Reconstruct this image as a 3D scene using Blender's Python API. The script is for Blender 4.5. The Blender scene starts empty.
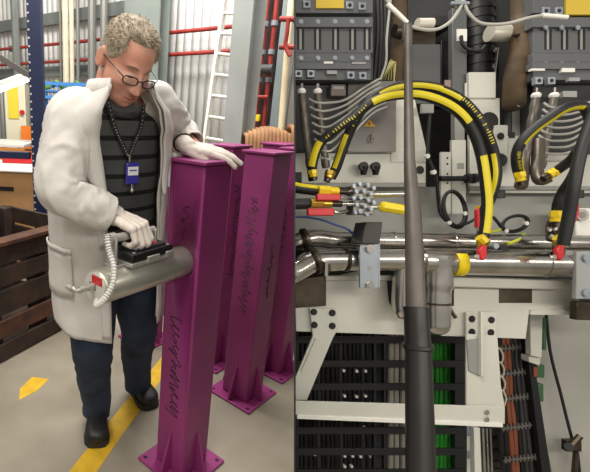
import bpy, bmesh, math, random
import numpy as np
from mathutils import Vector, Matrix, noise

random.seed(7)
sc = bpy.context.scene
COL = sc.collection
V = Vector
PI = math.pi
# ------------------------------------------------------------------ camera
FPX, CX, CY = 431.0, 150.0, 236.0
H = 1.36
TH, ROLL = math.radians(16.0), math.radians(2.2)
FWD = V((0, math.cos(TH), -math.sin(TH)))
U0 = V((0, math.sin(TH), math.cos(TH)))
X0 = V((1, 0, 0))
RGT = X0 * math.cos(ROLL) + U0 * math.sin(ROLL)
UP = U0 * math.cos(ROLL) - X0 * math.sin(ROLL)
CAM = V((0, 0, H))
cd = bpy.data.cameras.new('camera')
cam = bpy.data.objects.new('camera', cd)
COL.objects.link(cam)
rot = Matrix((RGT, UP, -FWD)).transposed()
cam.matrix_world = Matrix.Translation(CAM) @ rot.to_4x4()
cd.sensor_fit = 'HORIZONTAL'
cd.sensor_width = 36
cd.lens = 36 * FPX / 590
cd.shift_x = (295 - CX) / 590
cd.shift_y = 0
cd.clip_start = 0.05
sc.camera = cam
# ------------------------------------------------------------------ world, lamps, exposure
sc.view_settings.view_transform = 'Standard'
sc.view_settings.look = 'None'
sc.view_settings.gamma = 1
sc.view_settings.use_curve_mapping = False
sc.view_settings.exposure = 0.35
w = bpy.data.worlds.new('hall air')
sc.world = w
w.use_nodes = True
w.node_tree.nodes['Background'].inputs[0].default_value = (1.0, 0.95, 0.88, 1)
w.node_tree.nodes['Background'].inputs[1].default_value = 0.30
sc.cycles.use_denoising = True
sc.cycles.max_bounces = 6


def lamp(name, loc, target, size, watts, col=(1, .94, .86)):
    l = bpy.data.lights.new(name, 'AREA')
    l.shape = 'RECTANGLE'
    l.size, l.size_y = size
    l.energy = watts
    l.color = col
    o = bpy.data.objects.new(name, l)
    COL.objects.link(o)
    o.location = loc
    d = V(target) - V(loc)
    o.rotation_euler = d.to_track_quat('-Z', 'Y').to_euler()
    return o


lamp('hall_lamp', (-0.9, 0.2, 3.6), (-0.2, 1.6, 0.8), (1.6, 1.0), 55)
lamp('wall_fill', (0.0, 2.6, 3.9), (0.6, 4.2, 1.9), (2.0, 0.6), 150, (1, .98, .95))  # added light that washes the ribbed wall white, no fixture there
lamp('bay_fill', (1.35, -0.45, 1.98), (1.3, 1.1, 0.95), (2.8, 0.22), 19, (1, .94, .84))  # added unseen strip behind the camera, lights the bay and puts highlights on the pipes
lamp('back_lamp', (-2.2, 3.6, 3.9), (-1.9, 5.2, 1.2), (1.6, .8), 34, (1, .93, .84))


# ------------------------------------------------------------------ screen helpers used to find real positions
def Q(px, py, z):
    return CAM + z * (FWD + RGT * ((px - CX) / FPX) - UP * ((py - CY) / FPX))


def ray(px, py):
    return FWD + RGT * ((px - CX) / FPX) - UP * ((py - CY) / FPX)


def FL(px, py, h=0.0):
    r = ray(px, py)
    return CAM + r * ((h - H) / r.z)


def pr(p, z):
    return p * z / FPX


# ------------------------------------------------------------------ materials
def lin(c):
    c = c / 255.0
    return c / 12.92 if c <= .04045 else ((c + .055) / 1.055) ** 2.4


MATS = {}


def M(name, rgb, rough=.5, metal=0.0, var=.0, scale=8.0, bump=0.0, bscale=60.0, rgb2=None, emit=0, alpha=1, trans=0, sheen=0, coat=0):
    if name in MATS:
        return MATS[name]
    m = bpy.data.materials.new(name)
    m.use_nodes = True
    nt = m.node_tree
    b = nt.nodes['Principled BSDF']
    c = [lin(x) for x in rgb] + [1]
    b.inputs['Base Color'].default_value = c
    b.inputs['Roughness'].default_value = rough
    b.inputs['Metallic'].default_value = metal
    b.inputs['Alpha'].default_value = alpha
    b.inputs['Transmission Weight'].default_value = trans
    b.inputs['Sheen Weight'].default_value = sheen
    b.inputs['Coat Weight'].default_value = coat
    if emit:
        b.inputs['Emission Color'].default_value = c
        b.inputs['Emission Strength'].default_value = emit
    tc = nt.nodes.new('ShaderNodeTexCoord')
    if var or rgb2:
        n = nt.nodes.new('ShaderNodeTexNoise')
        n.inputs['Scale'].default_value = scale
        n.inputs['Detail'].default_value = 5
        nt.links.new(tc.outputs['Object'], n.inputs['Vector'])
        mx = nt.nodes.new('ShaderNodeMixRGB')
        r2 = rgb2 or [min(255, x * (1 - var)) for x in rgb]
        mx.inputs[1].default_value = c
        mx.inputs[2].default_value = [lin(x) for x in r2] + [1]
        rp = nt.nodes.new('ShaderNodeValToRGB')
        rp.color_ramp.elements[0].position = .35
        rp.color_ramp.elements[1].position = .68
        nt.links.new(n.outputs['Fac'], rp.inputs[0])
        nt.links.new(rp.outputs[0], mx.inputs[0])
        nt.links.new(mx.outputs[0], b.inputs['Base Color'])
    if bump:
        n2 = nt.nodes.new('ShaderNodeTexNoise')
        n2.inputs['Scale'].default_value = bscale
        n2.inputs['Detail'].default_value = 4
        nt.links.new(tc.outputs['Object'], n2.inputs['Vector'])
        bp = nt.nodes.new('ShaderNodeBump')
        bp.inputs['Strength'].default_value = bump
        bp.inputs['Distance'].default_value = .004
        nt.links.new(n2.outputs['Fac'], bp.inputs['Height'])
        nt.links.new(bp.outputs[0], b.inputs['Normal'])
    MATS[name] = m
    return m


purple = M('purple powder coat', (152, 54, 118), .42, 0, .12, 5, .08, 300)
ink = M('black marker ink', (38, 14, 34), .5)
coatm = M('white cotton', (216, 212, 206), .85, 0, .04, 6, .9, 13)
denim = M('dark blue denim', (48, 62, 84), .9, 0, 0, 9, .5, 40, rgb2=(28, 37, 52))
skin = M('skin', (212, 162, 138), .5, 0, .0, 18, .1, 120, rgb2=(202, 138, 116))
hairm = M('grey blond hair', (184, 172, 152), .6, 0, 0, 40, .4, 90, rgb2=(132, 120, 102))
glovem = M('white glove fabric', (222, 212, 202), .8, 0, .06, 20, .3, 150)
blackp = M('black plastic', (22, 22, 23), .45)
blackr = M('black rubber', (24, 24, 24), .55, 0, .2, 10)
shoem = M('black leather', (27, 25, 25), .5, 0, .2, 20, .3, 90)
solem = M('rubber sole', (40, 37, 34), .7)
alu = M('brushed aluminium', (205, 203, 190), .36, .75, .1, 3)
alub = M('dull aluminium', (190, 188, 182), .45, .6, .1, 9)
white = M('white plastic', (232, 230, 222), .45)
redp = M('red plastic', (196, 28, 36), .4)
yellow = M('yellow plastic', (238, 212, 22), .4)
stripe = M('yellow hose stripe', (212, 194, 24), .45)
steel = M('stainless steel', (212, 208, 200), .24, 1, .15, 12, .05, 40)
steeld = M('dark oily steel', (96, 86, 74), .4, .9, .3, 18)
brass = M('brass', (196, 164, 70), .3, .9)
lgrey = M('light grey paint', (206, 205, 194), .45, 0, .05, 5)
mgrey = M('mid grey paint', (148, 148, 143), .5, 0, .08, 5)
dgrey = M('contactor grey', (96, 98, 100), .5, 0, .08, 9)
ddgrey = M('dark grey', (58, 59, 60), .55, 0, .15, 7)
back = M('bay lining', (44, 43, 41), .7, 0, .3, 4)
zinc = M('zinc plate', (168, 176, 184), .4, .5, .12, 14)


# ------------------------------------------------------------------ mesh builder
class MB:
    def __init__(s):
        s.v, s.f = [], []

    def add(s, vs, fs):
        o = len(s.v)
        s.v += [V(p) for p in vs]
        s.f += [[i + o for i in f] for f in fs]
        return s

    def hexa(s, p):  # p[0..3] front loop, p[4..7] back loop
        return s.add(p, [[0, 1, 2, 3], [7, 6, 5, 4], [0, 4, 5, 1], [1, 5, 6, 2], [2, 6, 7, 3], [3, 7, 4, 0]])

    def box(s, c, size, ax=None):
        c = V(c)
        X, Y, Z = ax or (V((1, 0, 0)), V((0, 1, 0)), V((0, 0, 1)))
        a, b, d = [q / 2 for q in size]
        p = [c + X * i * a + Y * j * b + Z * k * d for k in (1, -1) for i, j in ((-1, -1), (1, -1), (1, 1), (-1, 1))]
        return s.hexa(p)

    def prism(s, poly, ext):
        n = len(poly)
        ext = V(ext)
        vs = [V(p) for p in poly] + [V(p) + ext for p in poly]
        fs = [list(range(n)), list(range(2 * n - 1, n - 1, -1))]
        fs += [[i, i + n, (i + 1) % n + n, (i + 1) % n] for i in range(n)]
        return s.add(vs, fs)

    def loft(s, rings, caps=True, closed=True, loop=False):
        n = len(rings[0])
        o = len(s.v)
        for r in rings:
            s.v += [V(p) for p in r]
        m = len(rings)
        for i in range(m if loop else m - 1):
            i2 = (i + 1) % m
            for j in range(n if closed else n - 1):
                k = (j + 1) % n
                s.f.append([o + i * n + j, o + i * n + k, o + i2 * n + k, o + i2 * n + j])
        if caps and not loop and closed:
            s.f.append([o + j for j in range(n - 1, -1, -1)])
            s.f.append([o + (m - 1) * n + j for j in range(n)])
        return s

    def tube(s, pts, r, n=10, caps=True, loop=False, up=None, asp=1.0):
        pts = [V(p) for p in pts]
        m = len(pts)
        rs = [r] * m if isinstance(r, (int, float)) else r
        T = []
        for i in range(m):
            a = pts[(i - 1) % m] if (loop or i > 0) else pts[i]
            b = pts[(i + 1) % m] if (loop or i < m - 1) else pts[i]
            T.append((b - a).normalized())
        nn = V(up) if up is not None else (V((0, 0, 1)) if abs(T[0].z) < .9 else V((1, 0, 0)))
        rings = []
        for i in range(m):
            nn = (nn - T[i] * nn.dot(T[i])).normalized()
            bb = T[i].cross(nn)
            rings.append([pts[i] + (nn * math.cos(2 * PI * k / n) * asp + bb * math.sin(2 * PI * k / n)) * rs[i] for k in range(n)])
        return s.loft(rings, caps, True, loop)

    def cyl(s, a, b, r, r2=None, n=16):
        return s.tube([a, b], [r, r if r2 is None else r2], n)

    def ell(s, c, r, ax=None, nu=16, nv=10):
        c = V(c)
        X, Y, Z = ax or (V((1, 0, 0)), V((0, 1, 0)), V((0, 0, 1)))
        if isinstance(r, (int, float)):
            r = (r, r, r)
        vs = [c + Z * r[2]]
        for i in range(1, nv):
            t = PI * i / nv
            for j in range(nu):
                p = 2 * PI * j / nu
                vs.append(c + X * r[0] * math.sin(t) * math.cos(p) + Y * r[1] * math.sin(t) * math.sin(p) + Z * r[2] * math.cos(t))
        vs.append(c - Z * r[2])
        fs = [[0, 1 + j, 1 + (j + 1) % nu] for j in range(nu)]
        for i in range(nv - 2):
            for j in range(nu):
                k = (j + 1) % nu
                fs.append([1 + i * nu + j, 1 + (i + 1) * nu + j, 1 + (i + 1) * nu + k, 1 + i * nu + k])
        e = len(vs) - 1
        fs += [[e, 1 + (nv - 2) * nu + (j + 1) % nu, 1 + (nv - 2) * nu + j] for j in range(nu)]
        return s.add(vs, fs)

    def cap(s, a, b, ra, rb=None, n=12):  # rounded cone
        rb = ra if rb is None else rb
        s.tube([a, b], [ra, rb], n)
        s.ell(a, ra, nu=n, nv=8)
        s.ell(b, rb, nu=n, nv=8)
        return s

    def arc(s, pts, r, d, ha, th=.0006, n=5):  # strip lying on a hose, facing d
        pts = [V(p) for p in pts]
        m = len(pts)
        rings = []
        for i in range(m):
            T = (pts[min(i + 1, m - 1)] - pts[max(i - 1, 0)]).normalized()
            dd = d[i] if isinstance(d, list) else d
            nn = (dd - T * dd.dot(T)).normalized()
            bb = T.cross(nn)
            ring = [pts[i] + (nn * math.cos(a) + bb * math.sin(a)) * (r + th) for a in [(-1 + 2 * k / (n - 1)) * ha for k in range(n)]]
            ring += [pts[i] + (nn * math.cos(a) + bb * math.sin(a)) * (r * .9) for a in [(1 - 2 * k / (n - 1)) * ha for k in range(n)]]
            rings.append(ring)
        return s.loft(rings)

    # machine-bay boxes: a rectangle seen at distance z, with true depth d behind it
    def qbox(s, x0, y0, x1, y1, z, d):
        p = [Q(x0, y1, z), Q(x1, y1, z), Q(x1, y0, z), Q(x0, y0, z)]
        return s.hexa(p + [q + FWD * d for q in p])

    def qpoly(s, pts, z, d):
        return s.prism([Q(x, y, z) for x, y in pts], FWD * d)

    def qcyl(s, x, y, z, rp, d, n=14):
        c = Q(x, y, z)
        return s.cyl(c, c + FWD * d, pr(rp, z), n=n)

    def qtube(s, pts, rp, n=10, k=6, **kw):
        P = spl([(Q(*p)) for p in pts], k) if k else [Q(*p) for p in pts]
        zr = pts[0][2]
        r = pr(rp, zr) if isinstance(rp, (int, float)) else rp
        return s.tube(P, r, n, **kw)

    def mesh(s, name, root=None):
        o = V((0, 0, 0)) if root is None else V(root)
        if CLIP:  # pipes and plates end against the inner face of the bay's side sheet
            for i, p in enumerate(s.v):
                q = p - CAM
                lim = q.dot(FWD) * (295.3 - CX) / FPX
                if q.dot(RGT) < lim:
                    s.v[i] = p + RGT * (lim - q.dot(RGT))
        me = bpy.data.meshes.new(name)
        me.from_pydata([tuple(p - o) for p in s.v], [], s.f)
        bm = bmesh.new()
        bm.from_mesh(me)
        bmesh.ops.recalc_face_normals(bm, faces=bm.faces)
        bm.to_mesh(me)
        bm.free()
        return me

    def build(s, name, mat, parent=None, bevel=0, sharp=35, loc=None, seg=2):
        root = WORLDLOC[parent.name] if parent else (loc if loc is not None else None)
        me = s.mesh(name, root)
        o = bpy.data.objects.new(name, me)
        COL.objects.link(o)
        if mat:
            me.materials.append(mat)
        me.polygons.foreach_set('use_smooth', [True] * len(me.polygons))
        me.set_sharp_from_angle(angle=math.radians(sharp))
        if parent:
            o.parent = parent
        elif loc is not None:
            o.location = loc
        WORLDLOC[o.name] = V(root) if root is not None else V((0, 0, 0))
        if bevel:
            b = o.modifiers.new('bevel', 'BEVEL')
            b.width = bevel
            b.segments = seg
            b.limit_method = 'ANGLE'
            b.angle_limit = math.radians(40)
        return o


WORLDLOC = {}
CLIP = False


def spl(P, k=6, loop=False):  # Catmull-Rom
    P = [V(p) for p in P]
    n = len(P)
    out = []
    for i in range(n if loop else n - 1):
        if loop:
            a, b, c, d = P[(i - 1) % n], P[i], P[(i + 1) % n], P[(i + 2) % n]
        else:
            a, b, c, d = P[max(i - 1, 0)], P[i], P[i + 1], P[min(i + 2, n - 1)]
        for j in range(k):
            t = j / k
            out.append(.5 * ((2 * b) + (c - a) * t + (2 * a - 5 * b + 4 * c - d) * t * t + (3 * b - a - 3 * c + d) * t ** 3))
    if not loop:
        out.append(P[-1])
    return out


def ipl(xs, ys, x):
    return float(np.interp(x, xs, ys))


def tag(o, label=None, cat=None, group=None, kind=None):
    if label:
        o['label'] = label
    if cat:
        o['category'] = cat
    if group:
        o['group'] = group
    if kind:
        o['kind'] = kind
    return o


def thing(name, loc, label, cat, group=None):
    o = bpy.data.objects.new(name, None)
    COL.objects.link(o)
    o.empty_display_size = .05
    o.location = loc
    WORLDLOC[o.name] = V(loc)
    return tag(o, label, cat, group)


def solidify(o, t, off=0):
    m = o.modifiers.new('thick', 'SOLIDIFY')
    m.thickness = t
    m.offset = off
    return o


def remesh(mb, vox, smooth=3, fac=.5):
    me = mb.mesh('tmp')
    o = bpy.data.objects.new('tmp', me)
    COL.objects.link(o)
    m = o.modifiers.new('r', 'REMESH')
    m.mode = 'VOXEL'
    m.voxel_size = vox
    s = o.modifiers.new('s', 'SMOOTH')
    s.factor = fac
    s.iterations = smooth
    dg = bpy.context.evaluated_depsgraph_get()
    em = o.evaluated_get(dg).to_mesh()
    out = MB()
    out.v = [v.co.copy() for v in em.vertices]
    out.f = [list(p.vertices) for p in em.polygons]
    bpy.data.objects.remove(o)
    return out


ORD = ('leftmost', 'second', 'third', 'fourth', 'fifth', 'sixth', 'seventh', 'eighth', 'ninth', 'tenth', 'eleventh', 'twelfth', 'thirteenth', 'fourteenth', 'fifteenth', 'sixteenth')


def nth(i, what='from the left'):
    return ORD[i] if i == 0 else ORD[i] + ' ' + what


# ================================================================== SETTING
# floor
fm = M('worn concrete', (158, 150, 134), .36, 0, 0, 2.2, .15, 30, rgb2=(128, 120, 103))
nt = fm.node_tree
fb = MB().box((0, 4, -.05), (14, 14, .1)).build('floor', fm)
tag(fb, kind='structure')

# back wall of ribbed sheet, running away to the left
WA = V((0.49, 4.27, 0))
WD = V((-.79, .62, 0)).normalized()
WN = V((-WD.y, WD.x, 0))
if WN.dot(-WA) < 0:
    WN = -WN
wallm = M('ribbed wall sheet', (232, 232, 228), .5, 0, .10, 1.2)
girtm = M('grey steel girt', (120, 126, 122), .5, .2, .1, 5)
wb = MB()
rows = []
t = -4.0
prof = [(0, 0), (.070, 0), (.074, -.035), (.088, -.035), (.092, 0)]
pts = []
while t < 6.5:
    for dt, dn in prof[:-1]:
        pts.append(WA + WD * (t + dt) + WN * dn)
    t += .092
wb.loft([[p for p in pts], [p + V((0, 0, 5.0)) for p in pts]], caps=False, closed=False)
wo = wb.build('wall_back', wallm)
solidify(wo, .004, -1)
tag(wo, kind='structure')


def wallpt(px, py, off=0.0):
    """point on the plane parallel to the wall at distance off in front of it, seen at px,py"""
    r = ray(px, py)
    k = ((WA + WN * off - CAM).dot(WN)) / r.dot(WN)
    return CAM + r * k


def girt(px, py, n, hgt=.12, off=.06):
    p = wallpt(px, py, off)
    a, b = WA + WD * .55 + WN * off, WA + WD * 6.0 + WN * off
    m = (a + b) / 2
    m.z = p.z
    o = MB().box(m, (5.45, .05, hgt), (WD, WN, V((0, 0, 1)))).build('trim_%d' % n, girtm, bevel=.004)
    tag(o, kind='structure')


girt(20, 24, 1, .13)
girt(20, 73, 2, .12)

redpipe = M('red painted pipe', (158, 52, 44), .45, 0, .15, 8)
for i, (px, py) in enumerate(((164, 33.3), (164, 55))):
    p = wallpt(px, py, .16)
    a = WA + WN * .16
    mb = MB().cyl(a + WD * -1.0 + V((0, 0, p.z)), a + WD * 5.5 + V((0, 0, p.z)), .018, n=12)
    root = thing('sprinkler_pipe', (a + WD * 2 + V((0, 0, p.z))), ['upper red pipe running level along the ribbed wall', 'lower red pipe running level along the ribbed wall'][i], 'pipe')
    mb.build('pipe', redpipe, root)
    for tt in (-.3, .75, 1.8, 2.9, 4.0, 5.0):
        c = a + WD * tt + V((0, 0, p.z))
        MB().box(c - WN * .055, (.03, .09, .07), (WD, WN, V((0, 0, 1)))).build('bracket', girtm, root)

# steel columns standing before the wall
colm = M('grey green column paint', (182, 188, 184), .5, 0, .1, 3)


darkcol = M('dark grey green column paint', (128, 136, 130), .5, 0, .1, 3)


def column(n, px0, px1, py, off, yaw_dep, mat=colm, hcol=4.6):
    a, b = wallpt(px0, py, off), wallpt(px1, py, off)
    a.z = b.z = 0
    mid = (a + b) / 2
    w_ = (b - a).length
    X = (b - a).normalized()
    Y = V((-X.y, X.x, 0))
    m = MB()
    for s_ in (-1, 1):
        m.box(mid + Y * s_ * yaw_dep / 2 + V((0, 0, hcol / 2)), (w_, .014, hcol), (X, Y, V((0, 0, 1))))
    m.box(mid + V((0, 0, hcol / 2)), (.012, yaw_dep, hcol), (X, Y, V((0, 0, 1))))
    o = m.build('trim_%d' % n, mat)
    tag(o, kind='structure')
    return mid


column(3, 129, 163, 60, .32, .14, darkcol)
CM = column(4, 235.5, 254, 70, 1.15, .16)

# ladder
ladm = M('pale aluminium ladder', (226, 224, 214), .4, .3)
lt = [wallpt(225, 0, .55), wallpt(252, 0, .55)]
lb = [wallpt(206, 135, .42 + .5), wallpt(243, 135, .42 + .5)]
rails = []
for a, b in zip(lt, lb):
    d = (a - b).normalized()
    k0 = (0.02 - b.z) / d.z
    rails.append((b + d * k0, b + d * (k0 + 3.0)))
lad = thing('ladder', (rails[0][0] + rails[1][0]) / 2, 'aluminium ladder leaning against the ribbed wall by the grey column', 'ladder')
for a, b in rails:
    d = (b - a).normalized()
    X = (rails[1][0] - rails[0][0]).normalized()
    Y = d.cross(X)
    MB().box((a + b) / 2, (.022, .055, (b - a).length), (X, Y, d)).build('rail', ladm, lad, bevel=.003)
for i in range(18):
    k = .05 + i * .0535
    MB().cyl(rails[0][0].lerp(rails[0][1], k), rails[1][0].lerp(rails[1][1], k), .012, n=10).build('rung', ladm, lad)


# vertical runs on the wall
def vertical_run(px, py, off, r, mat, name, label, cat, top=4.2, bottom=.0, group=None):
    p = wallpt(px, py, off)
    m = MB().cyl(V((p.x, p.y, bottom)), V((p.x, p.y, top)), r, n=10)
    o = m.build(name, mat, loc=(p.x, p.y, bottom))
    tag(o, label, cat, group)
    return p


cream = M('cream pipe', (214, 204, 178), .5, 0, .06, 6)
cond = M('grey conduit', (128, 128, 122), .45, .4)
vertical_run(66, 60, .25, .035, cream, 'wall_pipe', 'thick cream pipe upright on the wall, leftmost of the bundle behind the man', 'pipe')
vertical_run(72, 60, .22, .026, cream, 'wall_pipe', 'cream pipe upright on the wall just right of the thick cream one', 'pipe')
vertical_run(78, 60, .22, .02, cond, 'wall_conduit', 'thin grey conduit beside the cream pipes on the wall', 'pipe')
vertical_run(61, 60, .2, .016, cond, 'wall_conduit', 'thin grey conduit left of the cream pipes on the wall', 'pipe')
vertical_run(92, 30, .25, .045, cond, 'wall_conduit', 'thick grey conduit above the collar behind the man', 'pipe')
vertical_run(104, 10, .25, .04, cond, 'wall_conduit', 'grey conduit rising just left of the grey haired head', 'pipe')
vertical_run(16, 40, .2, .05, girtm, 'wall_conduit', 'grey steel post on the wall left of the blue upright', 'pipe')

# service riser between column and the machine
ris = MB()
p0 = wallpt(268, 70, .24)
rb = thing('service_riser', (p0.x, p0.y, 0), 'dark service riser with two red upright pipes beside the grey column', 'riser')
Xr = WD * -1
ris.box(V((p0.x, p0.y, 2.1)), (.15, .03, 4.2), (Xr, WN, V((0, 0, 1))))
ris.build('back_board', M('dark board', (56, 46, 44), .7), rb)
for px in (260.5, 269.5):
    a = wallpt(px, 70, .32)
    MB().cyl(V((a.x, a.y, .1)), V((a.x, a.y, 4.2)), .017, n=10).build('pipe', redpipe, rb)
    for zz in (1.62, 1.82, 2.02, 2.22):
        MB().cyl(V((a.x, a.y, zz)), V((a.x, a.y, zz + .035)), .026, n=10).build('pipe_clamp', zinc, rb)
a = wallpt(267, 69, .36)
MB().cyl(a - Xr * .05, a + Xr * .05, .035, n=12).build('valve_body', M('dark grey valve', (74, 74, 76), .5), rb)
a = wallpt(258, 118, .4)
MB().box(a, (.03, .03, .05), (Xr, WN, V((0, 0, 1)))).build('yellow_tag', yellow, rb, bevel=.004)
a, b = wallpt(255, 97, .36), wallpt(268, 97, .36)
MB().cyl(a, b, .014, n=10).build('cross_pipe', redpipe, rb)
tr = M('grey trunking', (130, 140, 140), .5)
a = wallpt(281.5, 70, .32)
tag(MB().box(V((a.x, a.y, 2.1)), (.075, .05, 4.2), (Xr, WN, V((0, 0, 1)))).build('cable_trunking', tr, loc=(a.x, a.y, 0), bevel=.004),
    'grey upright cable trunking right of the red riser pipes', 'trunking')
# leaning cream tube
a = wallpt(290.5, 8, .50)
b = wallpt(281, 128, .56)
d = (b - a).normalized()
b = b + d * ((0.01 - b.z) / d.z)
a = a - d * .6
tag(MB().cyl(a, b, .022, n=14).build('leaning_tube', M('cream cardboard tube', (222, 206, 170), .6), loc=b), 'long cream tube leaning against the wall by the trunking', 'tube')
rr = thing('pipe_rack', wallpt(287, 33, .66), 'short red pipe frame at the top right of the hall wall', 'pipe')
for py in (19, 47):
    MB().cyl(wallpt(280, py, .64), wallpt(299, py, .64), .018, n=10).build('rail', redpipe, rr)
MB().tube(spl([wallpt(288.5, 19, .66), wallpt(287, 34, .66), wallpt(285.5, 46, .66), wallpt(290, 56, .66)], 4), .014, 10).build('drop_pipe', redpipe, rr)


# ================================================================== PURPLE POSTS
def scribble(o, mb, s, t, w_, h_, loops, seed, lean=.25):
    """handwriting running down a face: o origin, s sideways, t down"""
    rnd = random.Random(seed)
    P = []
    y, sg = 0.0, 1
    while y < h_:
        big = rnd.random() < .28
        a = w_ * .5 * (rnd.uniform(.75, 1) if big else rnd.uniform(.18, .5))
        st = h_ / loops * (rnd.uniform(.25, .5) if big else rnd.uniform(.12, .35))
        P.append(o + s * (sg * a) + t * (y + lean * sg * a * 1.6))
        if rnd.random() < .4:   # a loop back
            P.append(o + s * (sg * a * .6) + t * (y - st * .5 + lean * sg * a))
        y += st
        sg = -sg
    P = spl(P, 5)
    mb.tube(P, .0016, 5)


DOWN = V((0, 0, -1))


def post(px, py, label, yaw=45, hgt=1.22, hole=None, marks=(), gap=0):
    c = FL(px, py)
    a = .145
    root = thing('steel_post', c, label, 'post', 'purple steel posts')
    cy, sy = math.cos(math.radians(yaw)), math.sin(math.radians(yaw))
    X, Y, Z = V((cy, sy, 0)), V((-sy, cy, 0)), V((0, 0, 1))
    ax = (X, Y, Z)
    body = MB().box(c + V((0, 0, .012 + (hgt - .024) / 2)), (a, a, hgt - .024), ax).build('square_tube', purple, root, bevel=.006, seg=3)
    MB().box(c + V((0, 0, hgt - .006)), (a + .022, a + .022, .012), ax).build('top_plate', purple, root, bevel=.003)
    MB().box(c + V((0, 0, .006)), (.25, .25, .012), ax).build('base_plate', purple, root, bevel=.003)
    for k, (d, e) in enumerate(((X, Y), (-X, Y), (Y, X), (-Y, X))):
        b = c + d * (a / 2 - .001) + V((0, 0, .012))
        poly = [b - e * .005, b - e * .005 + d * .05, b - e * .005 + d * .05 + Z * .012, b - e * .005 + d * .006 + Z * .17, b - e * .005 + Z * .17]
        MB().prism(poly, e * .01).build('gusset', purple, root, bevel=.0015)
    for i in (-1, 1):
        for j in (-1, 1):
            q = c + X * i * .103 + Y * j * .103 + Z * .0118
            MB().cyl(q, q + Z * .0008, .008, n=12).build('bolt_hole', blackp, root)
    for (face, side, top, w_, h_, lp, sd) in marks:
        n_ = {'l': -X, 'r': -Y}[face]
        s_ = {'l': -Y, 'r': X}[face]
        m = MB()
        scribble(c + n_ * (a / 2 + .0004) + s_ * side + Z * top, m, s_, DOWN, w_, h_, lp, sd)
        m.build('marker_writing', ink, root)
    return root, c, (X, Y, Z), body


MAIN, MC, MAX, MBODY = post(181, 461, 'nearest purple square steel post, holding the silver cylinder', 45,
                            marks=(('l', .0, 1.08, .05, .14, 2, 3), ('l', -.005, .66, .07, .40, 9, 4)))
post(242, 392, 'purple square post in front of the others behind the nearest one', 44,
     marks=(('l', .0, 1.02, .07, .55, 13, 5), ('r', .0, .80, .03, .25, 5, 6)))
post(212, 357, 'purple post mostly hidden between the nearest post and the one behind it', 45, marks=(('r', .0, 1.02, .06, .5, 14, 8),))
post(274, 366, 'rightmost purple post, cut by the machine bay edge', 44, marks=(('l', -.02, .95, .05, .3, 6, 9),))
ER, EC, EAX, _ = post(146, 338, 'purple post half hidden behind the man and the nearest post', 45)
q = EC + EAX[0] * -.0735
MB().box(EC - EAX[1] * .0735 + EAX[0] * .045 + V((0, 0, 1.06)), (.045, .002, .2), EAX).build('pale_sheet', M('pale blue sheet', (214, 224, 240), .5), ER)  # thin pale blue sheet set on the post face
post(258, 335, 'purple post at the very back of the group', 45)

# corrugated card roll resting on the rear posts
card = M('brown card', (176, 132, 92), .8, 0, .15, 20)
c0, c1 = Q(243, 146, 2.62), Q(318, 138, 2.62)
cr = thing('card_wrap', (c0 + c1) / 2, 'crumpled brown cardboard wrap lying on top of the rear purple posts', 'cardboard')
n = 20
X = (c1 - c0).normalized()
for i in range(n):
    u = (i + .5) / n
    c = c0.lerp(c1, u)
    hh = .07 * (math.sin(PI * min(1, u * 1.5 + .12)) ** .6 if u < .6 else .9)
    rr_ = .026
    a = c + V((0, .12, -.02)) + V((0, 0, random.uniform(-.004, .004)))
    P = [c + V((0, -.07, -.02)), c + V((0, -.05, .03 + hh * .5)), c + V((0, 0, .02 + hh)), c + V((0, .07, .02 + hh * .8)), a]
    MB().tube(spl(P, 4), .014, 8).build('flute', card, cr)

# floor marks
tape = M('yellow floor tape', (226, 182, 44), .5, 0, .12, 14)
la = [FL(67, 474), FL(127, 400)]
ra = [FL(95, 474), FL(147, 400)]
dl = (la[1] - la[0])
dr = (ra[1] - ra[0])
tag(MB().prism([la[0] - dl * .6, ra[0] - dr * .6, ra[0] + dr * 2.2, la[0] + dl * 2.2], V((0, 0, .0012))).build('floor_tape', tape, loc=FL(100, 430)),
    'yellow tape line running across the concrete floor under the shoes', 'tape')
tag(MB().prism([FL(*p) for p in ((19, 400), (20, 389), (32, 377), (49, 379), (37, 391))], V((0, 0, .0012))).build('floor_arrow', tape, loc=FL(32, 388)),
    'yellow arrow stuck on the floor left of the man', 'arrow')

# ================================================================== LEFT: crate, rack, bench
wood = M('dark old timber', (66, 48, 36), .8, 0, 0, 9, .5, 60, rgb2=(34, 26, 21))
wood2 = M('reddish timber', (98, 62, 42), .8, 0, 0, 9, .5, 60, rgb2=(56, 38, 28))
A = FL(-6, 366)
B = FL(84, 317)
dx = (B - A).normalized()
dn = V((dx.y, -dx.x, 0))
if dn.dot(-A) < 0:
    dn = -dn
L = (B - A).length
cr = thing('slatted_crate', (A + B) / 2, 'dark slatted timber crate on the floor behind the man', 'crate')
ZZ = V((0, 0, 1))
rows = [(.06, .10, wood), (.195, .10, wood2), (.345, .14, wood), (.49, .10, wood), (.615, .11, wood)]
for side, off in ((0, 0), (1, -.75)):
    for i, (zc, hh, m) in enumerate(rows):
        c = A + dx * L / 2 + dn * (off + random.uniform(-.004, .004)) + ZZ * zc
        MB().box(c, (L + random.uniform(-.01, .02), .024, hh), (dx, dn, ZZ)).build('plank', m, cr, bevel=.004)
for k in (.0, 1.0):
    for i, (zc, hh, m) in enumerate(rows):
        c = A + dx * L * k + dn * -.375 + ZZ * zc
        MB().box(c, (.024, .69, hh), (dx, dn, ZZ)).build('plank', wood, cr, bevel=.004)
for k in (.05, .5, .95):
    for off in (-.05, -.70):
        MB().box(A + dx * L * k + dn * off + ZZ * .335, (.09, .07, .67), (dx, dn, ZZ)).build('corner_post', wood, cr, bevel=.004)
MB().box(A + dx * L / 2 + dn * -.005 + ZZ * .682, (L + .04, .09, .022), (dx, dn, ZZ)).build('top_rail', wood2, cr, bevel=.003)
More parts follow.
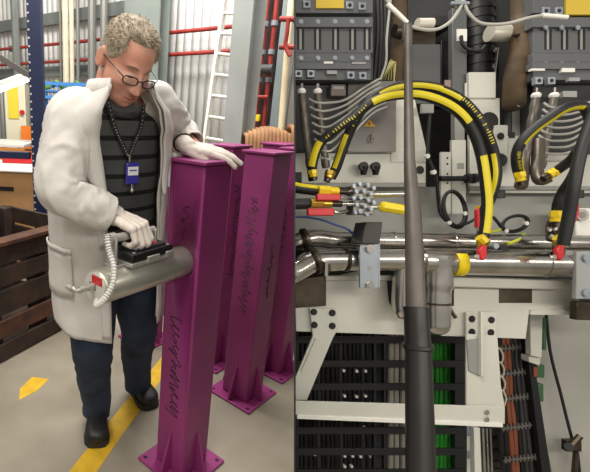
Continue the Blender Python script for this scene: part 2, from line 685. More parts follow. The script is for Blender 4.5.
MB().box(A + dx * L / 2 + dn * -.375 + ZZ * .03, (L - .05, .66, .02), (dx, dn, ZZ)).build('bottom_board', wood, cr)

# blue pallet rack
bluep = M('dark blue rack paint', (28, 38, 74), .45, 0, .1, 7)
rack = thing('pallet_rack', FL(44, 290), 'dark blue pallet rack upright with punched holes behind the man', 'rack')
rc = FL(44, 290)
rc.z = 0
MB().box(rc + ZZ * 1.6, (.092, .07, 3.2)).build('upright', bluep, rack, bevel=.004)
for i in range(46):
    MB().cyl(rc + V((-.036, -.0352, .35 + i * .05)), rc + V((-.036, -.0362, .35 + i * .05)), .007, n=8).build('slot', M('slot light', (190, 190, 186), .5), rack)
zb = 3.0
b0 = Q(-25, 42, 3.15)
b1 = Q(35, 79, 3.05)
MB().box((b0 + b1) / 2, ((b1 - b0).length, .03, .045), ((b1 - b0).normalized(), V((0, 1, 0)), (b1 - b0).normalized().cross(V((0, 1, 0))))).build('brace', M('grey brace', (112, 108, 104), .5, .3), rack, bevel=.003)
z1 = Q(0, 154, 3.1)
MB().box(V((-1.55, rc.y, z1.z)), (1.35, .05, .05)).build('beam', bluep, rack, bevel=.003)

# lit strip lamp further back
s0, s1 = Q(-14, 95, 3.6), Q(28, 79, 3.9)
sl = thing('strip_light', (s0 + s1) / 2, 'glowing fluorescent strip light left of the blue upright', 'lamp')
d = (s1 - s0).normalized()
MB().box((s0 + s1) / 2 + ZZ * .05, ((s1 - s0).length    , .06, .03), (d, V((-d.y, d.x, 0)).normalized(), d.cross(V((-d.y, d.x, 0)).normalized()))).build('housing', M('white lamp housing', (220, 220, 214), .5), sl)
MB().cyl(s0, s1, .022, n=12).build('tube', M('lit tube', (255, 250, 236), .5, emit=6), sl)
for k in (.2, .8):
    q = s0.lerp(s1, k) + ZZ * .06
    MB().cyl(q, q + ZZ * 2.2, .006, n=6).build('hanger', cond, sl)

# benches and boxes between rack and crate
ply = M('plywood', (186, 140, 92), .6, 0, .12, 6)
sheetw = M('white sheet', (226, 224, 216), .5)
orange = M('orange board', (214, 140, 66), .55, 0, .1, 6)


def slab(name, pa, pb, pc, th, mat, label, cat):
    """sheet with near-left pa, near-right pb, depth vector from pa to pc"""
    pa, pb, pc = V(pa), V(pb), V(pc)
    return tag(MB().prism([pa, pb, pb + (pc - pa), pc], V((0, 0, -th))).build(name, mat, loc=(pa + pb) / 2, bevel=.002), label, cat)


# wooden box on the floor behind the crate
bx = FL(15, 300)
bx = V((-1.30, 3.80, 0))
box_ = thing('plywood_box', bx, 'plywood box with a hand slot standing behind the crate', 'box')
tz = .86
for s_ in (-1, 1):
    MB().box(bx + V((0, s_ * .33, tz / 2)), (.9, .02, tz)).build('panel', ply, box_, bevel=.002)
    MB().box(bx + V((s_ * .44, 0, tz / 2)), (.02, .64, tz)).build('panel', ply, box_, bevel=.002)
MB().box(bx + V((.1, -.341, .72)), (.16, .006, .035)).build('hand_slot', blackp, box_, bevel=.002)
slab('white_board', bx + V((-.47, -.36, tz + .012)), bx + V((.47, -.36, tz + .012)), bx + V((-.47, .36, tz + .012)), .012, sheetw,
     'white board lying on top of the plywood box', 'board')
# bench behind with orange board
bn = V((-2.05, 4.75, 0))
bench = thing('work_bench', bn, 'bench with a white top and orange front board behind the blue upright', 'bench')
MB().box(bn + V((0, 0, .985)), (1.5, .7, .03)).build('top', sheetw, bench, bevel=.003)
MB().box(bn + V((0, -.34, .895)), (1.5, .02, .14)).build('front_board', orange, bench, bevel=.002)
for i in (-1, 1):
    for j in (-1, 1):
        MB().box(bn + V((i * .7, j * .3, .485)), (.05, .05, .97)).build('leg', ddgrey, bench)
tag(MB().box(bx + V((.12, .2, tz + .042)), (.36, .2, .06)).build('red_case', redp, loc=bx + V((.12, .2, tz + .012)), bevel=.012), 'flat red case lying on the white board of the plywood box', 'case')

# machine beyond: pale tool cabinet, yellow door, orange chair back, dark bin
cb = V((-1.82, 5.62, 0))
tc = thing('tool_cabinet', cb, 'pale tool cabinet with a yellow front panel far left', 'cabinet')
MB().box(cb + V((0.08, .04, .82)), (.26, .16, 1.64)).build('body', M('pale cream paint', (222, 218, 190), .5), tc, bevel=.01)
MB().box(cb + V((.06, -.046, 1.42)), (.13, .012, .4)).build('front_panel', M('yellow paint', (226, 206, 60), .5), tc, bevel=.003)
MB().cyl(cb + V((.17, -.04, 1.3)), cb + V((.17, -.07, 1.3)), .03).build('stop_button', redp, tc)
ch = V((-1.46, 5.50, 0))
cht = thing('stacking_chair', ch, 'orange plastic chair back seen left of the blue upright', 'chair')
MB().loft([[ch + V((-.2 + .4 * k / 8, .03 * math.cos((k - 4) / 4 * 1.2), z)) for k in range(9)] + [ch + V((.2 - .4 * k / 8, .03 * math.cos((k - 4) / 4 * 1.2) + .015, z)) for k in range(9)] for z in (.86, .96, 1.08, 1.14)]).build('backrest', M('orange plastic', (232, 128, 40), .45), cht)
MB().box(ch + V((0, -.2, .82)), (.4, .4, .03)).build('seat', M('orange plastic', (232, 128, 40), .45), cht, bevel=.01)
for i in (-1, 1):
    for j in (-1, 1):
        MB().cyl(ch + V((i * .18, -.2 + j * .17, 0)), ch + V((i * .16, -.2 + j * .15, .81)), .012, n=8).build('leg', blackp, cht)
bk = V((-2.30, 5.42, 0))
tag(MB().box(bk + V((0, 0, .65)), (.36, .3, 1.3)).build('dark_cabinet', ddgrey, loc=bk, bevel=.01), 'dark grey cabinet far left below the strip light', 'cabinet')

# blue wire cage with hoses on top
cg0 = V((-.90, 4.75, 0))
bl = M('bright blue paint', (58, 124, 190), .45)
cage = thing('wire_cage', cg0, 'bright blue wire cage trolley behind the man by the wall', 'cage')
for i in (-1, 1):
    for j in (-1, 1):
        MB().box(cg0 + V((i * .3, j * .22, .81)), (.03, .03, 1.62)).build('corner_post', bl, cage)
for zz in (.2, 1.3, 1.47, 1.6):
    for j in (-1, 1):
        MB().box(cg0 + V((0, j * .22, zz)), (.6, .02, .03)).build('rail', bl, cage)
    for i in (-1, 1):
        MB().box(cg0 + V((i * .3, 0, zz)), (.02, .44, .03)).build('rail', bl, cage)
for k in range(9):
    MB().cyl(cg0 + V((-.28 + k * .07, -.22, .2)), cg0 + V((-.28 + k * .07, -.22, 1.6)), .006, n=6).build('bar', bl, cage)
MB().box(cg0 + V((0, 0, 1.53)), (.58, .42, .012)).build('tray', bl, cage)
tag(MB().tube(spl([cg0 + V((-.26 + .07 * i, .1 * math.sin(i * 2.1), 1.565 + .03 * (i % 3))) for i in range(8)], 5), .022, 8).build('green_hose', M('green hose', (96, 132, 60), .5), loc=cg0 + V((0, 0, 1.55))),
    'green hose heaped on top of the blue wire cage', 'hose')

# ================================================================== INSTRUMENT in the post
E = MAX[0]                       # from the free end towards the post
SD = V((E.y, -E.x, 0))           # towards the right of the picture
fc = MC - E * .0725
r_ = ray(176, 259)
k_ = (fc - CAM).dot(E) / r_.dot(E)
TC = CAM + r_ * k_
TC = V((fc.x, fc.y, TC.z)) - SD * .0
TR = .051
cut = MB().cyl(TC - E * .05, TC + E * .10, TR + .003, n=40).build('cutter', None)
bo = MBODY.modifiers.new('hole', 'BOOLEAN')
bo.operation = 'DIFFERENCE'
bo.object = cut
bo.solver = 'EXACT'
dg = bpy.context.evaluated_depsgraph_get()
nm = bpy.data.meshes.new_from_object(MBODY.evaluated_get(dg))
MBODY.modifiers.clear()
MBODY.data = nm
bpy.data.objects.remove(cut)

LEN = .365
T0 = TC - E * LEN
ins = thing('cylinder_probe', T0, 'silver cylinder with a cable end, pushed into a hole in the nearest purple post', 'instrument')
m = MB()
prof = [(0, .044), (.004, TR - .002), (.008, TR), (.35, TR), (LEN + .07, TR)]
rings = []
for s, r in prof:
    rings.append([T0 + E * s + (SD * math.cos(2 * PI * k / 48) + ZZ * math.sin(2 * PI * k / 48)) * r for k in range(48)])
m.loft(rings).build('tube', alu, ins)
MB().cyl(T0 - E * .004, T0 + E * .001, .045, n=40).build('end_cap', M('white end plate', (214, 212, 204), .4, .2), ins)
MB().box(T0 - E * .0046 + ZZ * .026 + SD * .012, (.046, .001, .024), (SD, E, ZZ)).build('red_label', redp, ins)
MB().box(T0 - E * .0046 + ZZ * .004 - SD * .008, (.03, .001, .02), (SD, E, ZZ)).build('printed_label', M('grey label', (120, 118, 116), .5), ins)
f0 = T0 - E * .004 + ZZ * .004 - SD * .006 + SD * .0
fit = MB().cyl(f0, f0 - E * .018, .011, n=6)
fit.cyl(f0 - E * .018, f0 - E * .032, .008, n=14).cyl(f0 - E * .028, f0 - E * .046, .0105, n=6)
fit.build('gland', alub, ins)
MB().tube(spl([f0 - E * .044, f0 - E * .055 - SD * .004 - ZZ * .0, f0 - E * .059 - SD * .010 + ZZ * .004, f0 - E * .060 - SD * .018 + ZZ * .003], 5), .007, 10).build('elbow', alub, ins)
f1 = f0 - E * .06 - SD * .016 + ZZ * .003
MB().cyl(f1, f1 - SD * .010, .010, n=6).cyl(f1 - SD * .010, f1 - SD * .022, .008, n=12).build('plug', alub, ins)
# ribbed flexible conduit
cp = [T0 - E * .004 + SD * .012 - ZZ * .036, T0 - E * .020 + SD * .034 - ZZ * .036, T0 - E * .012 + SD * .058 - ZZ * .008, T0 + E * .012 + SD * .060 + ZZ * .028, T0 + E * .03 + SD * .042 + ZZ * .07, T0 + E * .036 + SD * .014 + ZZ * .11, T0 + E * .04 + ZZ * .15]
P = spl(cp, 22)
R = [.0085 + .0016 * math.sin(i * 1.6) for i in range(len(P))]
MB().tube(P, R, 12).build('flexible_conduit', M('pale grey conduit', (206, 204, 198), .5), ins)
# white bracket and handle
b0 = T0 + E * .055 + ZZ * (TR - .004)
MB().prism([b0 - SD * .02, b0 + SD * .02, b0 + SD * .02 + ZZ * .088, b0 + SD * .012 + ZZ * .10, b0 - SD * .012 + ZZ * .10, b0 - SD * .02 + ZZ * .088], E * .008).build('bracket', alub, ins, bevel=.002)
MB().box(b0 + E * .045 + ZZ * .006, (.10, .042, .008), (E, SD, ZZ)).build('foot_plate', alub, ins, bevel=.002)
HB0, HB1 = b0 + ZZ * .086, b0 + E * .17 + ZZ * .086
MB().cyl(b0 - E * .006 + ZZ * .086, HB1, .0125, n=20).build('handle_bar', alub, ins)
MB().cyl(b0 - E * .010 + ZZ * .086, b0 + E * .012 + ZZ * .086, .018, n=20).build('handle_collar', alub, ins)
b2 = b0 + E * .165
MB().box(b2 + ZZ * .043, (.008, .034, .096), (E, SD, ZZ)).build('rear_bracket', alub, ins, bevel=.002)
# black module
mc = T0 + E * .175 + SD * .008 + ZZ * (TR + .018)
MB().box(mc - ZZ * .012, (.17, .085, .014), (E, SD, ZZ)).build('cradle', alub, ins, bevel=.003)
MB().box(mc - ZZ * .004 + SD * .044, (.05, .008, .02), (E, SD, ZZ)).build('cradle_clip', alub, ins, bevel=.002)
MB().box(mc - ZZ * .004 + SD * .044 + E * .07, (.035, .008, .02), (E, SD, ZZ)).build('cradle_clip', alub, ins, bevel=.002)
md = MB().box(mc + ZZ * .010, (.172, .088, .026), (E, SD, ZZ)).build('meter_case', blackp, ins, bevel=.004)
MB().box(mc + ZZ * .026 + E * .01, (.11, .06, .008), (E, SD, ZZ)).build('meter_lid', M('dark grey plastic', (44, 44, 46), .4), ins, bevel=.003)
MB().box(mc + ZZ * .0305 + E * .01 + SD * .005, (.06, .03, .002), (E, SD, ZZ)).build('red_label', M('pink red label', (206, 50, 84), .4), ins)
MB().box(mc + ZZ * .0303 - E * .035 + SD * .018, (.05, .012, .0016), (E, SD, ZZ)).build('grey_label', M('pale label', (178, 178, 180), .4), ins)
MB().box(mc + ZZ * .0325 + E * .012 + SD * .004, (.03, .010, .001), (E, SD, ZZ)).build('print', M('dark print', (60, 26, 34), .5), ins)
for k in (-1, 1):
    MB().cyl(mc + E * .07 * k + SD * .034 + ZZ * .022, mc + E * .07 * k + SD * .034 + ZZ * .025, .005, n=10).build('screw', zinc, ins)
MB().box(TC - E * .07 + SD * .043 - ZZ * .026, (.012, .001, .006), (E, SD, ZZ)).build('slot', blackp, ins)

# ================================================================== PERSON
PSI = math.radians(33)
BF = V((math.sin(PSI), -math.cos(PSI), 0))      # the way he faces
BR = V((-math.cos(PSI), -math.sin(PSI), 0))     # towards his right hand
pel = Q(110, 252, 1.60)
shc = Q(108, 108, 1.33)
man = thing('person', V((pel.x, pel.y, 0)), 'grey haired man with glasses in a white lab coat, bending over a purple post', 'person')


def torso_c(z):
    k = (z - pel.z) / (shc.z - pel.z)
    k2 = max(0, k)
    c = pel.lerp(shc, k2 if k > 0 else k * .25)
    c.z = z
    return c


_hb = HB0.lerp(HB1, .50)
HAND_D = (SD * .86 + E * .28 - ZZ * .25).normalized()
HAND_N = (SD * .35 + ZZ * .93 + E * .05).normalized()
HAND_W = _hb + ZZ * .010 - HAND_D * .084 + HAND_N * .020
RS, LS = Q(74, 116, 1.235), Q(153, 104, 1.42)
RE, RW = Q(61, 187, 1.23), HAND_W + V((0, 0, 0))
LE, LW = Q(176, 131, 1.58), Q(194, 147, 1.49)
HC = Q(127, 62, 1.21)            # head centre
# head axes
yaw, pitch, roll = math.radians(35), math.radians(-34), math.radians(7)
Fh = V((math.sin(yaw) * math.cos(pitch), -math.cos(yaw) * math.cos(pitch), math.sin(pitch)))
Rh = Fh.cross(ZZ).normalized()           # his right
Uh = Rh.cross(Fh).normalized()
Rh, Uh = (Rh * math.cos(roll) + Uh * math.sin(roll)), (Uh * math.cos(roll) - Rh * math.sin(roll))
HS = .92


def HL(x, y, z):
    return HC + (Rh * x + Fh * y + Uh * z) * HS


def head_r(D):
    """D (n,3) unit directions in head axes -> radius"""
    els = [((0, -.012, .028), (.074, .094, .086)), ((0, .022, -.03), (.068, .075, .086)), ((0, .028, -.078), (.056, .058, .044))]
    acc = 0
    for c, r in els:
        c, r = np.array(c), np.array(r)
        d = D / r
        o = -c / r
        a = (d * d).sum(1)
        b = (d * o).sum(1)
        cc = (o * o).sum() - 1
        disc = np.maximum(b * b - a * cc, 0)
        t = np.where(b * b - a * cc > 0, (-b + np.sqrt(disc)) / a, 1e-4)
        t = np.maximum(t, 1e-4)
        acc = acc + t ** 22
    return acc ** (1 / 22.0)


def face_bumps(Pn):
    x, y, z = Pn[:, 0], Pn[:, 1], Pn[:, 2]
    fr = (y > .03)

    def g(x0, z0, sx, sz, a):
        return a * np.exp(-((x - x0) / sx) ** 2 - ((z - z0) / sz) ** 2) * fr
    d = g(0, -.036, .012, .011, .020) + g(0, -.016, .009, .018, .013) + g(0, .004, .009, .012, .004)
    for s in (-1, 1):
        d = d + g(s * .013, -.041, .007, .007, .007)
        d = d + g(s * .031, .004, .015, .010, -.011) + g(s * .031, .001, .010, .006, .006)
        d = d + g(s * .028, .021, .02, .007, .006) + g(s * .043, -.028, .017, .014, .006)
        d = d + g(s * .028, -.056, .006, .016, -.003)
    d = d + g(0, -.066, .021, .004, .004) + g(0, -.0715, .024, .0026, -.005) + g(0, -.077, .017, .0045, .005)
    d = d + g(0, -.089, .016, .006, -.004) + g(0, -.106, .017, .012, .006)
    return d


def sphere_dirs(nu, nv):
    th = np.linspace(0, PI, nv)
    ph = np.linspace(0, 2 * PI, nu, endpoint=False)
    T, P_ = np.meshgrid(th, ph, indexing='ij')
    return np.stack([np.sin(T) * np.cos(P_), np.sin(T) * np.sin(P_), np.cos(T)], -1)


def star(nu, nv, fn):
    D = sphere_dirs(nu, nv).reshape(-1, 3)
    R_ = fn(D)
    Pn = D * R_[:, None]
    mb = MB()
    mb.v = [HL(*p) for p in Pn]
    for i in range(nv - 1):
        for j in range(nu):
            k = (j + 1) % nu
            mb.f.append([i * nu + j, (i + 1) * nu + j, (i + 1) * nu + k, i * nu + k])
    return mb


def head_fn(D):
    R_ = head_r(D)
    return R_ + face_bumps(D * R_[:, None])


body = star(110, 90, head_fn)
for s in (-1, 1):                # ears
    e = HL(s * .077, -.014, -.010)
    A1 = (Rh * s * .45 - Fh).normalized()
    A3 = Uh
    A2 = A1.cross(A3).normalized()
    P = [e + A1 * (.010 + .014 * math.cos(t)) * HS * .8 + A3 * .026 * math.sin(t) * HS for t in [k * 2 * PI / 20 for k in range(20)]]
    body.tube(P, .0058, 8, loop=True)
    body.ell(e + A1 * .010, (.012, .006, .021), (A1, A2, A3))
    body.ell(e + A1 * .006 - A3 * .021, (.007, .006, .009), (A1, A2, A3))
neck0 = torso_c(shc.z + .02) + BF * .02
body.cap(HL(0, -.03, -.03), neck0, .055, .062, 20)
body.ell(torso_c(1.25), (.15, .10, .16), (BR, BF, ZZ), 20, 14)
body.ell(torso_c(1.05), (.14, .10, .18), (BR, BF, ZZ), 20, 14)
body.ell(torso_c(.88), (.15, .11, .12), (BR, BF, ZZ), 20, 14)
body.cap(RS, RE, .05, .04)
body.cap(RE, RW, .04, .027)
body.cap(LS, LE, .05, .04)
body.cap(LE, LW, .04, .027)
body.cap(torso_c(1.33), RS, .06, .05)
body.cap(torso_c(1.33), LS, .06, .05)
RHIP, LHIP = torso_c(.86) + BR * .085, torso_c(.86) - BR * .085
RKN, RAN = Q(91, 345, 1.66), FL(97, 424, .0) + ZZ * .10
LKN, LAN = Q(137, 326, 1.80), FL(137, 398, .0) + ZZ * .10
for a, b, c in ((RHIP, RKN, RAN), (LHIP, LKN, LAN)):
    body.cap(a, b, .075, .05)
    body.cap(b, c, .05, .037)
rb_ = remesh(body, .0042, 3, .4)
bo_ = rb_.build('body', skin, man)

# hair
def hair_fn(D):
    R_ = head_r(D)
    Pn = D * R_[:, None]
    x, y, z = Pn[:, 0], Pn[:, 1], Pn[:, 2]
    hl = .080 + .012 * np.exp(-(x / .02) ** 2) * 0 - .10 * np.clip((np.abs(x) - .046) / .03, 0, 1)     # hairline height at the front
    front = np.clip((z - hl) / .014, -1, 1)
    side = np.clip((-.004 - y) / .014, -1, 1)                      # behind the temples
    low = np.clip((z + .055 + .0 * y) / .014, -1, 1)
    burn = np.clip((.022 - y) / .012, -1, 1) * 1.0
    k = np.maximum(front, np.minimum(side, low))
    k = np.maximum(k, np.minimum(np.minimum(burn, np.clip((z - .012) / .012, -1, 1)), np.clip((np.abs(x) - .05) / .01, -1, 1)))
    n_ = np.array([noise.noise(V((p[0] * 70, p[1] * 24, p[2] * 40))) + .5 * noise.noise(V((p[0] * 190, p[1] * 50, p[2] * 90))) for p in Pn])
    top = np.clip((z - .02) / .07, 0, 1)
    th = (.0025 + .0125 * top + .0035 * n_)
    return R_ + np.where(k > 0, th * np.minimum(1, k * 1.4), -.008)


hr = star(150, 110, hair_fn).build('hair', hairm, man, sharp=180)
# loose tufts that break the outline
rnd = random.Random(4)
mbh = MB()
Ds, tries = [], 0
while len(Ds) < 5200:
    d = V((rnd.gauss(0, 1), rnd.gauss(0, 1), rnd.gauss(0, 1))).normalized()
    Ds.append(d)
arr = np.array([tuple(d) for d in Ds])
rh = hair_fn(arr)
rs = head_r(arr)
for d, r, r0 in zip(Ds, rh, rs):
    if r < r0 + .004:
        continue
    p = d * (r - .003)
    q = p + d * rnd.uniform(.002, .007) + V((rnd.gauss(.006, .006), rnd.uniform(.004, .022), rnd.gauss(-.001, .005) - .010 * (1 if d.z < .3 else 0)))
    mid = (p + q) / 2 + d * .003
    mbh.tube([HL(*p), HL(*mid), HL(*q)], [.0011, .0009, .0002], 3, caps=False)
tag(mbh.build('hair_strands', M('pale hair', (204, 192, 172), .6, 0, 0, 30, rgb2=(150, 136, 116)), hr), kind='stuff')
# eyebrows and eyes
for s in (-1, 1):
    pts = []
    for k in range(7):
        x = s * (.014 + .034 * k / 6)
        D = np.array([[x, .088 - .012 * k / 6, .0215 + .004 * math.sin(PI * k / 6)]])
        D = D / np.linalg.norm(D)
        p = D[0] * (head_fn(D)[0] + .0005)
        pts.append(HL(*p))
    MB().tube(pts, [.0014, .0028, .0032, .003, .0026, .002, .001], 6).build('eyebrow', M('brow hair', (134, 112, 92), .7), man)
    D = np.array([[s * .031, .084, -.0015]])
    D = D / np.linalg.norm(D)
    p = D[0] * (head_fn(D)[0] - .0128)
    e = MB().ell(HL(*p), .0098 * HS).build('eye', M('eye white', (206, 196, 188), .3), man)
    q = V(p) + V((s * .001, .0082, -.0045))
    MB().ell(HL(*q), .0042).build('iris', M('dark iris', (52, 46, 42), .3), e)
for s in (-1, 1):                # lowered lash lines
    pts = []
    for k in range(7):
        D = np.array([[s * (.021 + .021 * k / 6), .086 - .006 * k / 6, -.0045 - .0022 * math.sin(PI * k / 6)]])
        D = D / np.linalg.norm(D)
        pts.append(HL(*(D[0] * (head_fn(D)[0] + .0002))))
    MB().tube(pts, [.0006, .0011, .0014, .0015, .0014, .0011, .0006], 6).build('eyelashes', M('lash line', (84, 58, 50), .7), man)
# lips
pts = []
for k in range(9):
    x = -.022 + .044 * k / 8
    D = np.array([[x, .088, -.0722 + .002 * abs(x) / .022]])
    D = D / np.linalg.norm(D)
    pts.append(HL(*(D[0] * (head_fn(D)[0] + .0012))))
MB().tube(pts, [.0006, .0018, .0026, .003, .003, .003, .0026, .0018, .0006], 6).build('lips', M('lip skin', (158, 84, 76), .5), man)

# glasses
gm = M('dark spectacle frame', (34, 32, 36), .35)
gl = MB()
GY = .102
for s in (-1, 1):
    P = []
    for k in range(28):
        t = 2 * PI * k / 28
        ct, st = math.cos(t), math.sin(t)
        x = s * (.034 + .024 * math.copysign(abs(ct) ** .7, ct))
        z = -.009 + .0125 * math.copysign(abs(st) ** .7, st)
        P.append(HL(x, GY - .010 * (abs(x) / .06) ** 2, z))
    gl.tube(P, .0019, 6, loop=True)
    gl.tube(spl([HL(s * .058, GY - .010, -.004), HL(s * .074, .075, .003), HL(s * .079, .02, .002), HL(s * .080, -.012, .0), HL(s * .078, -.028, -.014)], 4), .0018, 6)
gl.tube(spl([HL(-.010, GY, -.006), HL(0, GY + .003, -.002), HL(.010, GY, -.006)], 4), .0018, 6)
go = gl.build('glasses', gm, man)
lm = M('lens glass', (255, 255, 255), .02, trans=1)
for s in (-1, 1):
    poly = []
    for k in range(28):
        t = 2 * PI * k / 28
        ct, st = math.cos(t), math.sin(t)
        x = s * (.034 + .0236 * math.copysign(abs(ct) ** .7, ct))
        poly.append(HL(x, GY - .010 * (abs(x) / .06) ** 2 - .0005, -.009 + .0121 * math.copysign(abs(st) ** .7, st)))
    MB().prism(poly, Fh * .001).build('lens', lm, go)

# T-shirt
shirtm = M('charcoal shirt', (74, 76, 74), .85, 0, .1, 30, .2, 200)
nt = shirtm.node_tree
tcn = nt.nodes.new('ShaderNodeTexCoord')
sp = nt.nodes.new('ShaderNodeSeparateXYZ')
nt.links.new(tcn.outputs['Object'], sp.inputs[0])
ma = nt.nodes.new('ShaderNodeMath')
ma.operation = 'MULTIPLY_ADD'
ma.inputs[1].default_value = 1 / .058
ma.inputs[2].default_value = .0
nt.links.new(sp.outputs['Z'], ma.inputs[0])
fr = nt.nodes.new('ShaderNodeMath')
fr.operation = 'FRACT'
nt.links.new(ma.outputs[0], fr.inputs[0])
lt_ = nt.nodes.new('ShaderNodeMath')
lt_.operation = 'LESS_THAN'
lt_.inputs[1].default_value = .26
nt.links.new(fr.outputs[0], lt_.inputs[0])
mx = nt.nodes.new('ShaderNodeMixRGB')
mx.inputs[2].default_value = (.004, .004, .005, 1)
bs = nt.nodes['Principled BSDF']
src = bs.inputs['Base Color'].links[0].from_socket
nt.links.new(src, mx.inputs[1])
nt.links.new(lt_.outputs[0], mx.inputs[0])
nt.links.new(mx.outputs[0], bs.inputs['Base Color'])


def se(a, n=2.4):  # superellipse direction
    c, s = math.cos(a), math.sin(a)
    return math.copysign(abs(c) ** (2 / n), c), math.copysign(abs(s) ** (2 / n), s)


rings = []
for z, rx, ry in ((.84, .165, .125), (.95, .165, .128), (1.05, .165, .128), (1.15, .165, .125), (1.25, .17, .12), (1.33, .15, .105), (1.37, .085, .075), (1.388, .066, .064)):
    c = torso_c(z) + BF * ipl((1.3, 1.41), (0, .05), z)
    ring = []
    for k in range(40):
        a = 2 * PI * k / 40
        c_, s_ = se(a)
        n_ = .006 * noise.noise(V((a * 1.5, z * 9, 3)))
        ring.append(c + BR * (rx + n_) * c_ + BF * (ry + n_) * s_)
    rings.append(ring)
P3 = [spl([r[k] for r in rings], 4) for k in range(40)]
rings = [[P3[k][i] for k in range(40)] for i in range(len(P3[0]))]
MB().loft(rings, caps=False).build('shirt', shirtm, man, sharp=180)
cc = torso_c(1.378) + BF * .05
cpts = []
for k in range(28):
    a = 2 * PI * k / 28
    cpts.append(cc + BR * .070 * math.cos(a) + BF * .070 * math.sin(a) - ZZ * .03 * max(0, math.sin(a)))
MB().tube(cpts, .009, 8, loop=True).build('shirt_collar', M('dark collar', (38, 38, 40), .85), man)

# jeans
for side, (a, b, c, nm_) in enumerate(((RHIP, RKN, RAN, 'r'), (LHIP, LKN, LAN, 'l'))):
    path = spl([a + ZZ * .03, a.lerp(b, .5) + BF * .012, b + BF * .015, b.lerp(c, .5) - BF * .004, c + ZZ * .01, c - ZZ * .035], 9)
    n_ = len(path)
    rings = []
    for i, p in enumerate(path):
        u = i / (n_ - 1)
        r = ipl((0, .2, .45, .55, .8, 1), (.098, .094, .076, .072, .064, .063), u)
        ring = []
        for k in range(28):
            t = 2 * PI * k / 28
            wv = noise.noise(V((math.cos(t) * 1.1 + side * 7, math.sin(t) * 1.1, p.z * 17))) * (.004 + .010 * max(0, u - .72) * 3 + .006 * math.exp(-((u - .5) / .1) ** 2))
            ring.append(p + (BR * math.cos(t) + BF * math.sin(t)) * (r + wv))
        rings.append(ring)
    o = MB().loft(rings, caps=True).build('trouser_leg', denim, man, sharp=180)
rings = []
for z, rx, ry in ((.80, .165, .12), (.87, .175, .125), (.95, .17, .125), (.98, .165, .122)):
    rings.append([torso_c(z) + BR * rx * se(2 * PI * k / 32)[0] + BF * ry * se(2 * PI * k / 32)[1] for k in range(32)])
MB().loft(rings).build('trouser_seat', denim, man, sharp=60)


# shoes
def shoe(heel, toe, an):
    d = (toe - heel)
    d.z = 0
    L_ = d.length
    d.normalize()
    s = V((-d.y, d.x, 0))
    st = [(0, .030, .07), (.06, .036, .085), (.25, .037, .092), (.42, .040, .085), (.58, .046, .068), (.75, .050, .058), (.88, .046, .05), (.97, .032, .040), (1, .014, .03)]
    rings, srings = [], []
    for u, w_, h_ in st:
        c = heel + d * L_ * u
        ring = []
        for k in range(18):
            a = 2 * PI * k / 18
            x, y = se(a, 2.6)
            ring.append(c + s * w_ * x + ZZ * (.022 + h_ * .5 + y * h_ * .5))
        rings.append(ring)
        w2 = w_ + .005
        srings.append([c + s * w2 + ZZ * .001, c - s * w2 + ZZ * .001, c - s * w2 + ZZ * .027, c + s * w2 + ZZ * .027])
    rings = [[q for q in col_] for col_ in zip(*[spl(list(r), 4) for r in zip(*rings)])]
    o = MB().loft(rings).build('shoe', shoem, man, sharp=180)
    MB().loft(srings).build('sole', solem, o, bevel=.003)
    b = heel + d * L_ * .2
    MB().tube(spl([b + ZZ * .07, b.lerp(V((an.x, an.y, b.z)), .6) + ZZ * .13], 4), [.042, .043, .044, .044, .045], 16).build('ankle_shaft', shoem, o)
    lace = MB()
    for i in range(4):
        c = heel + d * L_ * (.40 + .075 * i) + ZZ * (.115 - .013 * i)
        lace.tube(spl([c - s * .026 - ZZ * .010, c + ZZ * .002, c + s * .026 - ZZ * .010], 3), .0028, 6)
    lace.build('laces', blackr, o)


shoe(FL(97.5, 414), FL(96.5, 449), RAN)
shoe(FL(134, 388), FL(152, 410), LAN)

# lab coat ---------------------------------------------------------------
KZ = (.585, .72, .86, 1.0, 1.12, 1.22, 1.31, 1.365, 1.40, 1.425)
RX = (.212, .210, .207, .203, .202, .200, .186, .146, .098, .072)
RY = (.190, .178, .168, .158, .155, .152, .142, .125, .105, .090)
OPR = (20, 20, 20, 21, 23, 26, 30, 36, 43, 50)      # opening, his right side, degrees from the front
OPL = (30, 30, 30, 31, 32, 34, 36, 40, 46, 52)


def coat_pt(z, a, extra=0.0):
    """a measured from the front, positive to his right"""
    rx, ry = ipl(KZ, RX, z), ipl(KZ, RY, z)
    s_, c_ = se(math.radians(90 - a), 2.3)
    loose = max(0, min(1, (1.1 - z) / .5))
    th = math.radians(a)
    f = .012 * loose * math.sin(5 * th + 1.2 * math.sin(z * 4)) + .006 * noise.noise(V((th * 2.2, z * 6, 1.7)))
    f += .010 * (.3 - abs(noise.noise(V((th * 2.6 + z * 4, z * 4 - th * 1.2, 4.1))))) + .003 * noise.noise(V((th * 8, z * 16, 2.2)))
    c = torso_c(z) + BF * ipl((1.28, 1.425), (0, .058), z) - BR * ipl((1.34, 1.425), (0, .012), z)
    q = c + BR * (rx + f + extra) * s_ + BF * (ry + f + extra) * c_
    return q


N1, N2 = 72, 60
rings = []
for i in range(N2 + 1):
    u = i / N2
    ring = []
    for k in range(N1 + 1):
        v = k / N1
        z0 = KZ[0]
        z = z0 + (KZ[-1] - z0) * u
        a0, a1 = ipl(KZ, OPR, z), 360 - ipl(KZ, OPL, z)
        a = a0 + (a1 - a0) * v
        zz = z
        # hem rises towards his right front corner, a little wavy
        zz += (1 - u) ** 3 * (.012 * math.sin(math.radians(a) * 3 + .5) + .085 * math.exp(-((a - 105) / 42) ** 2) - .015 + .07 * math.exp(-((a - 330) / 30) ** 2))
        ring.append(coat_pt(zz, a))
    rings.append(ring)
coat = MB().loft(rings, caps=False, closed=False).build('coat', coatm, man, sharp=180)
solidify(coat, .006, 0)


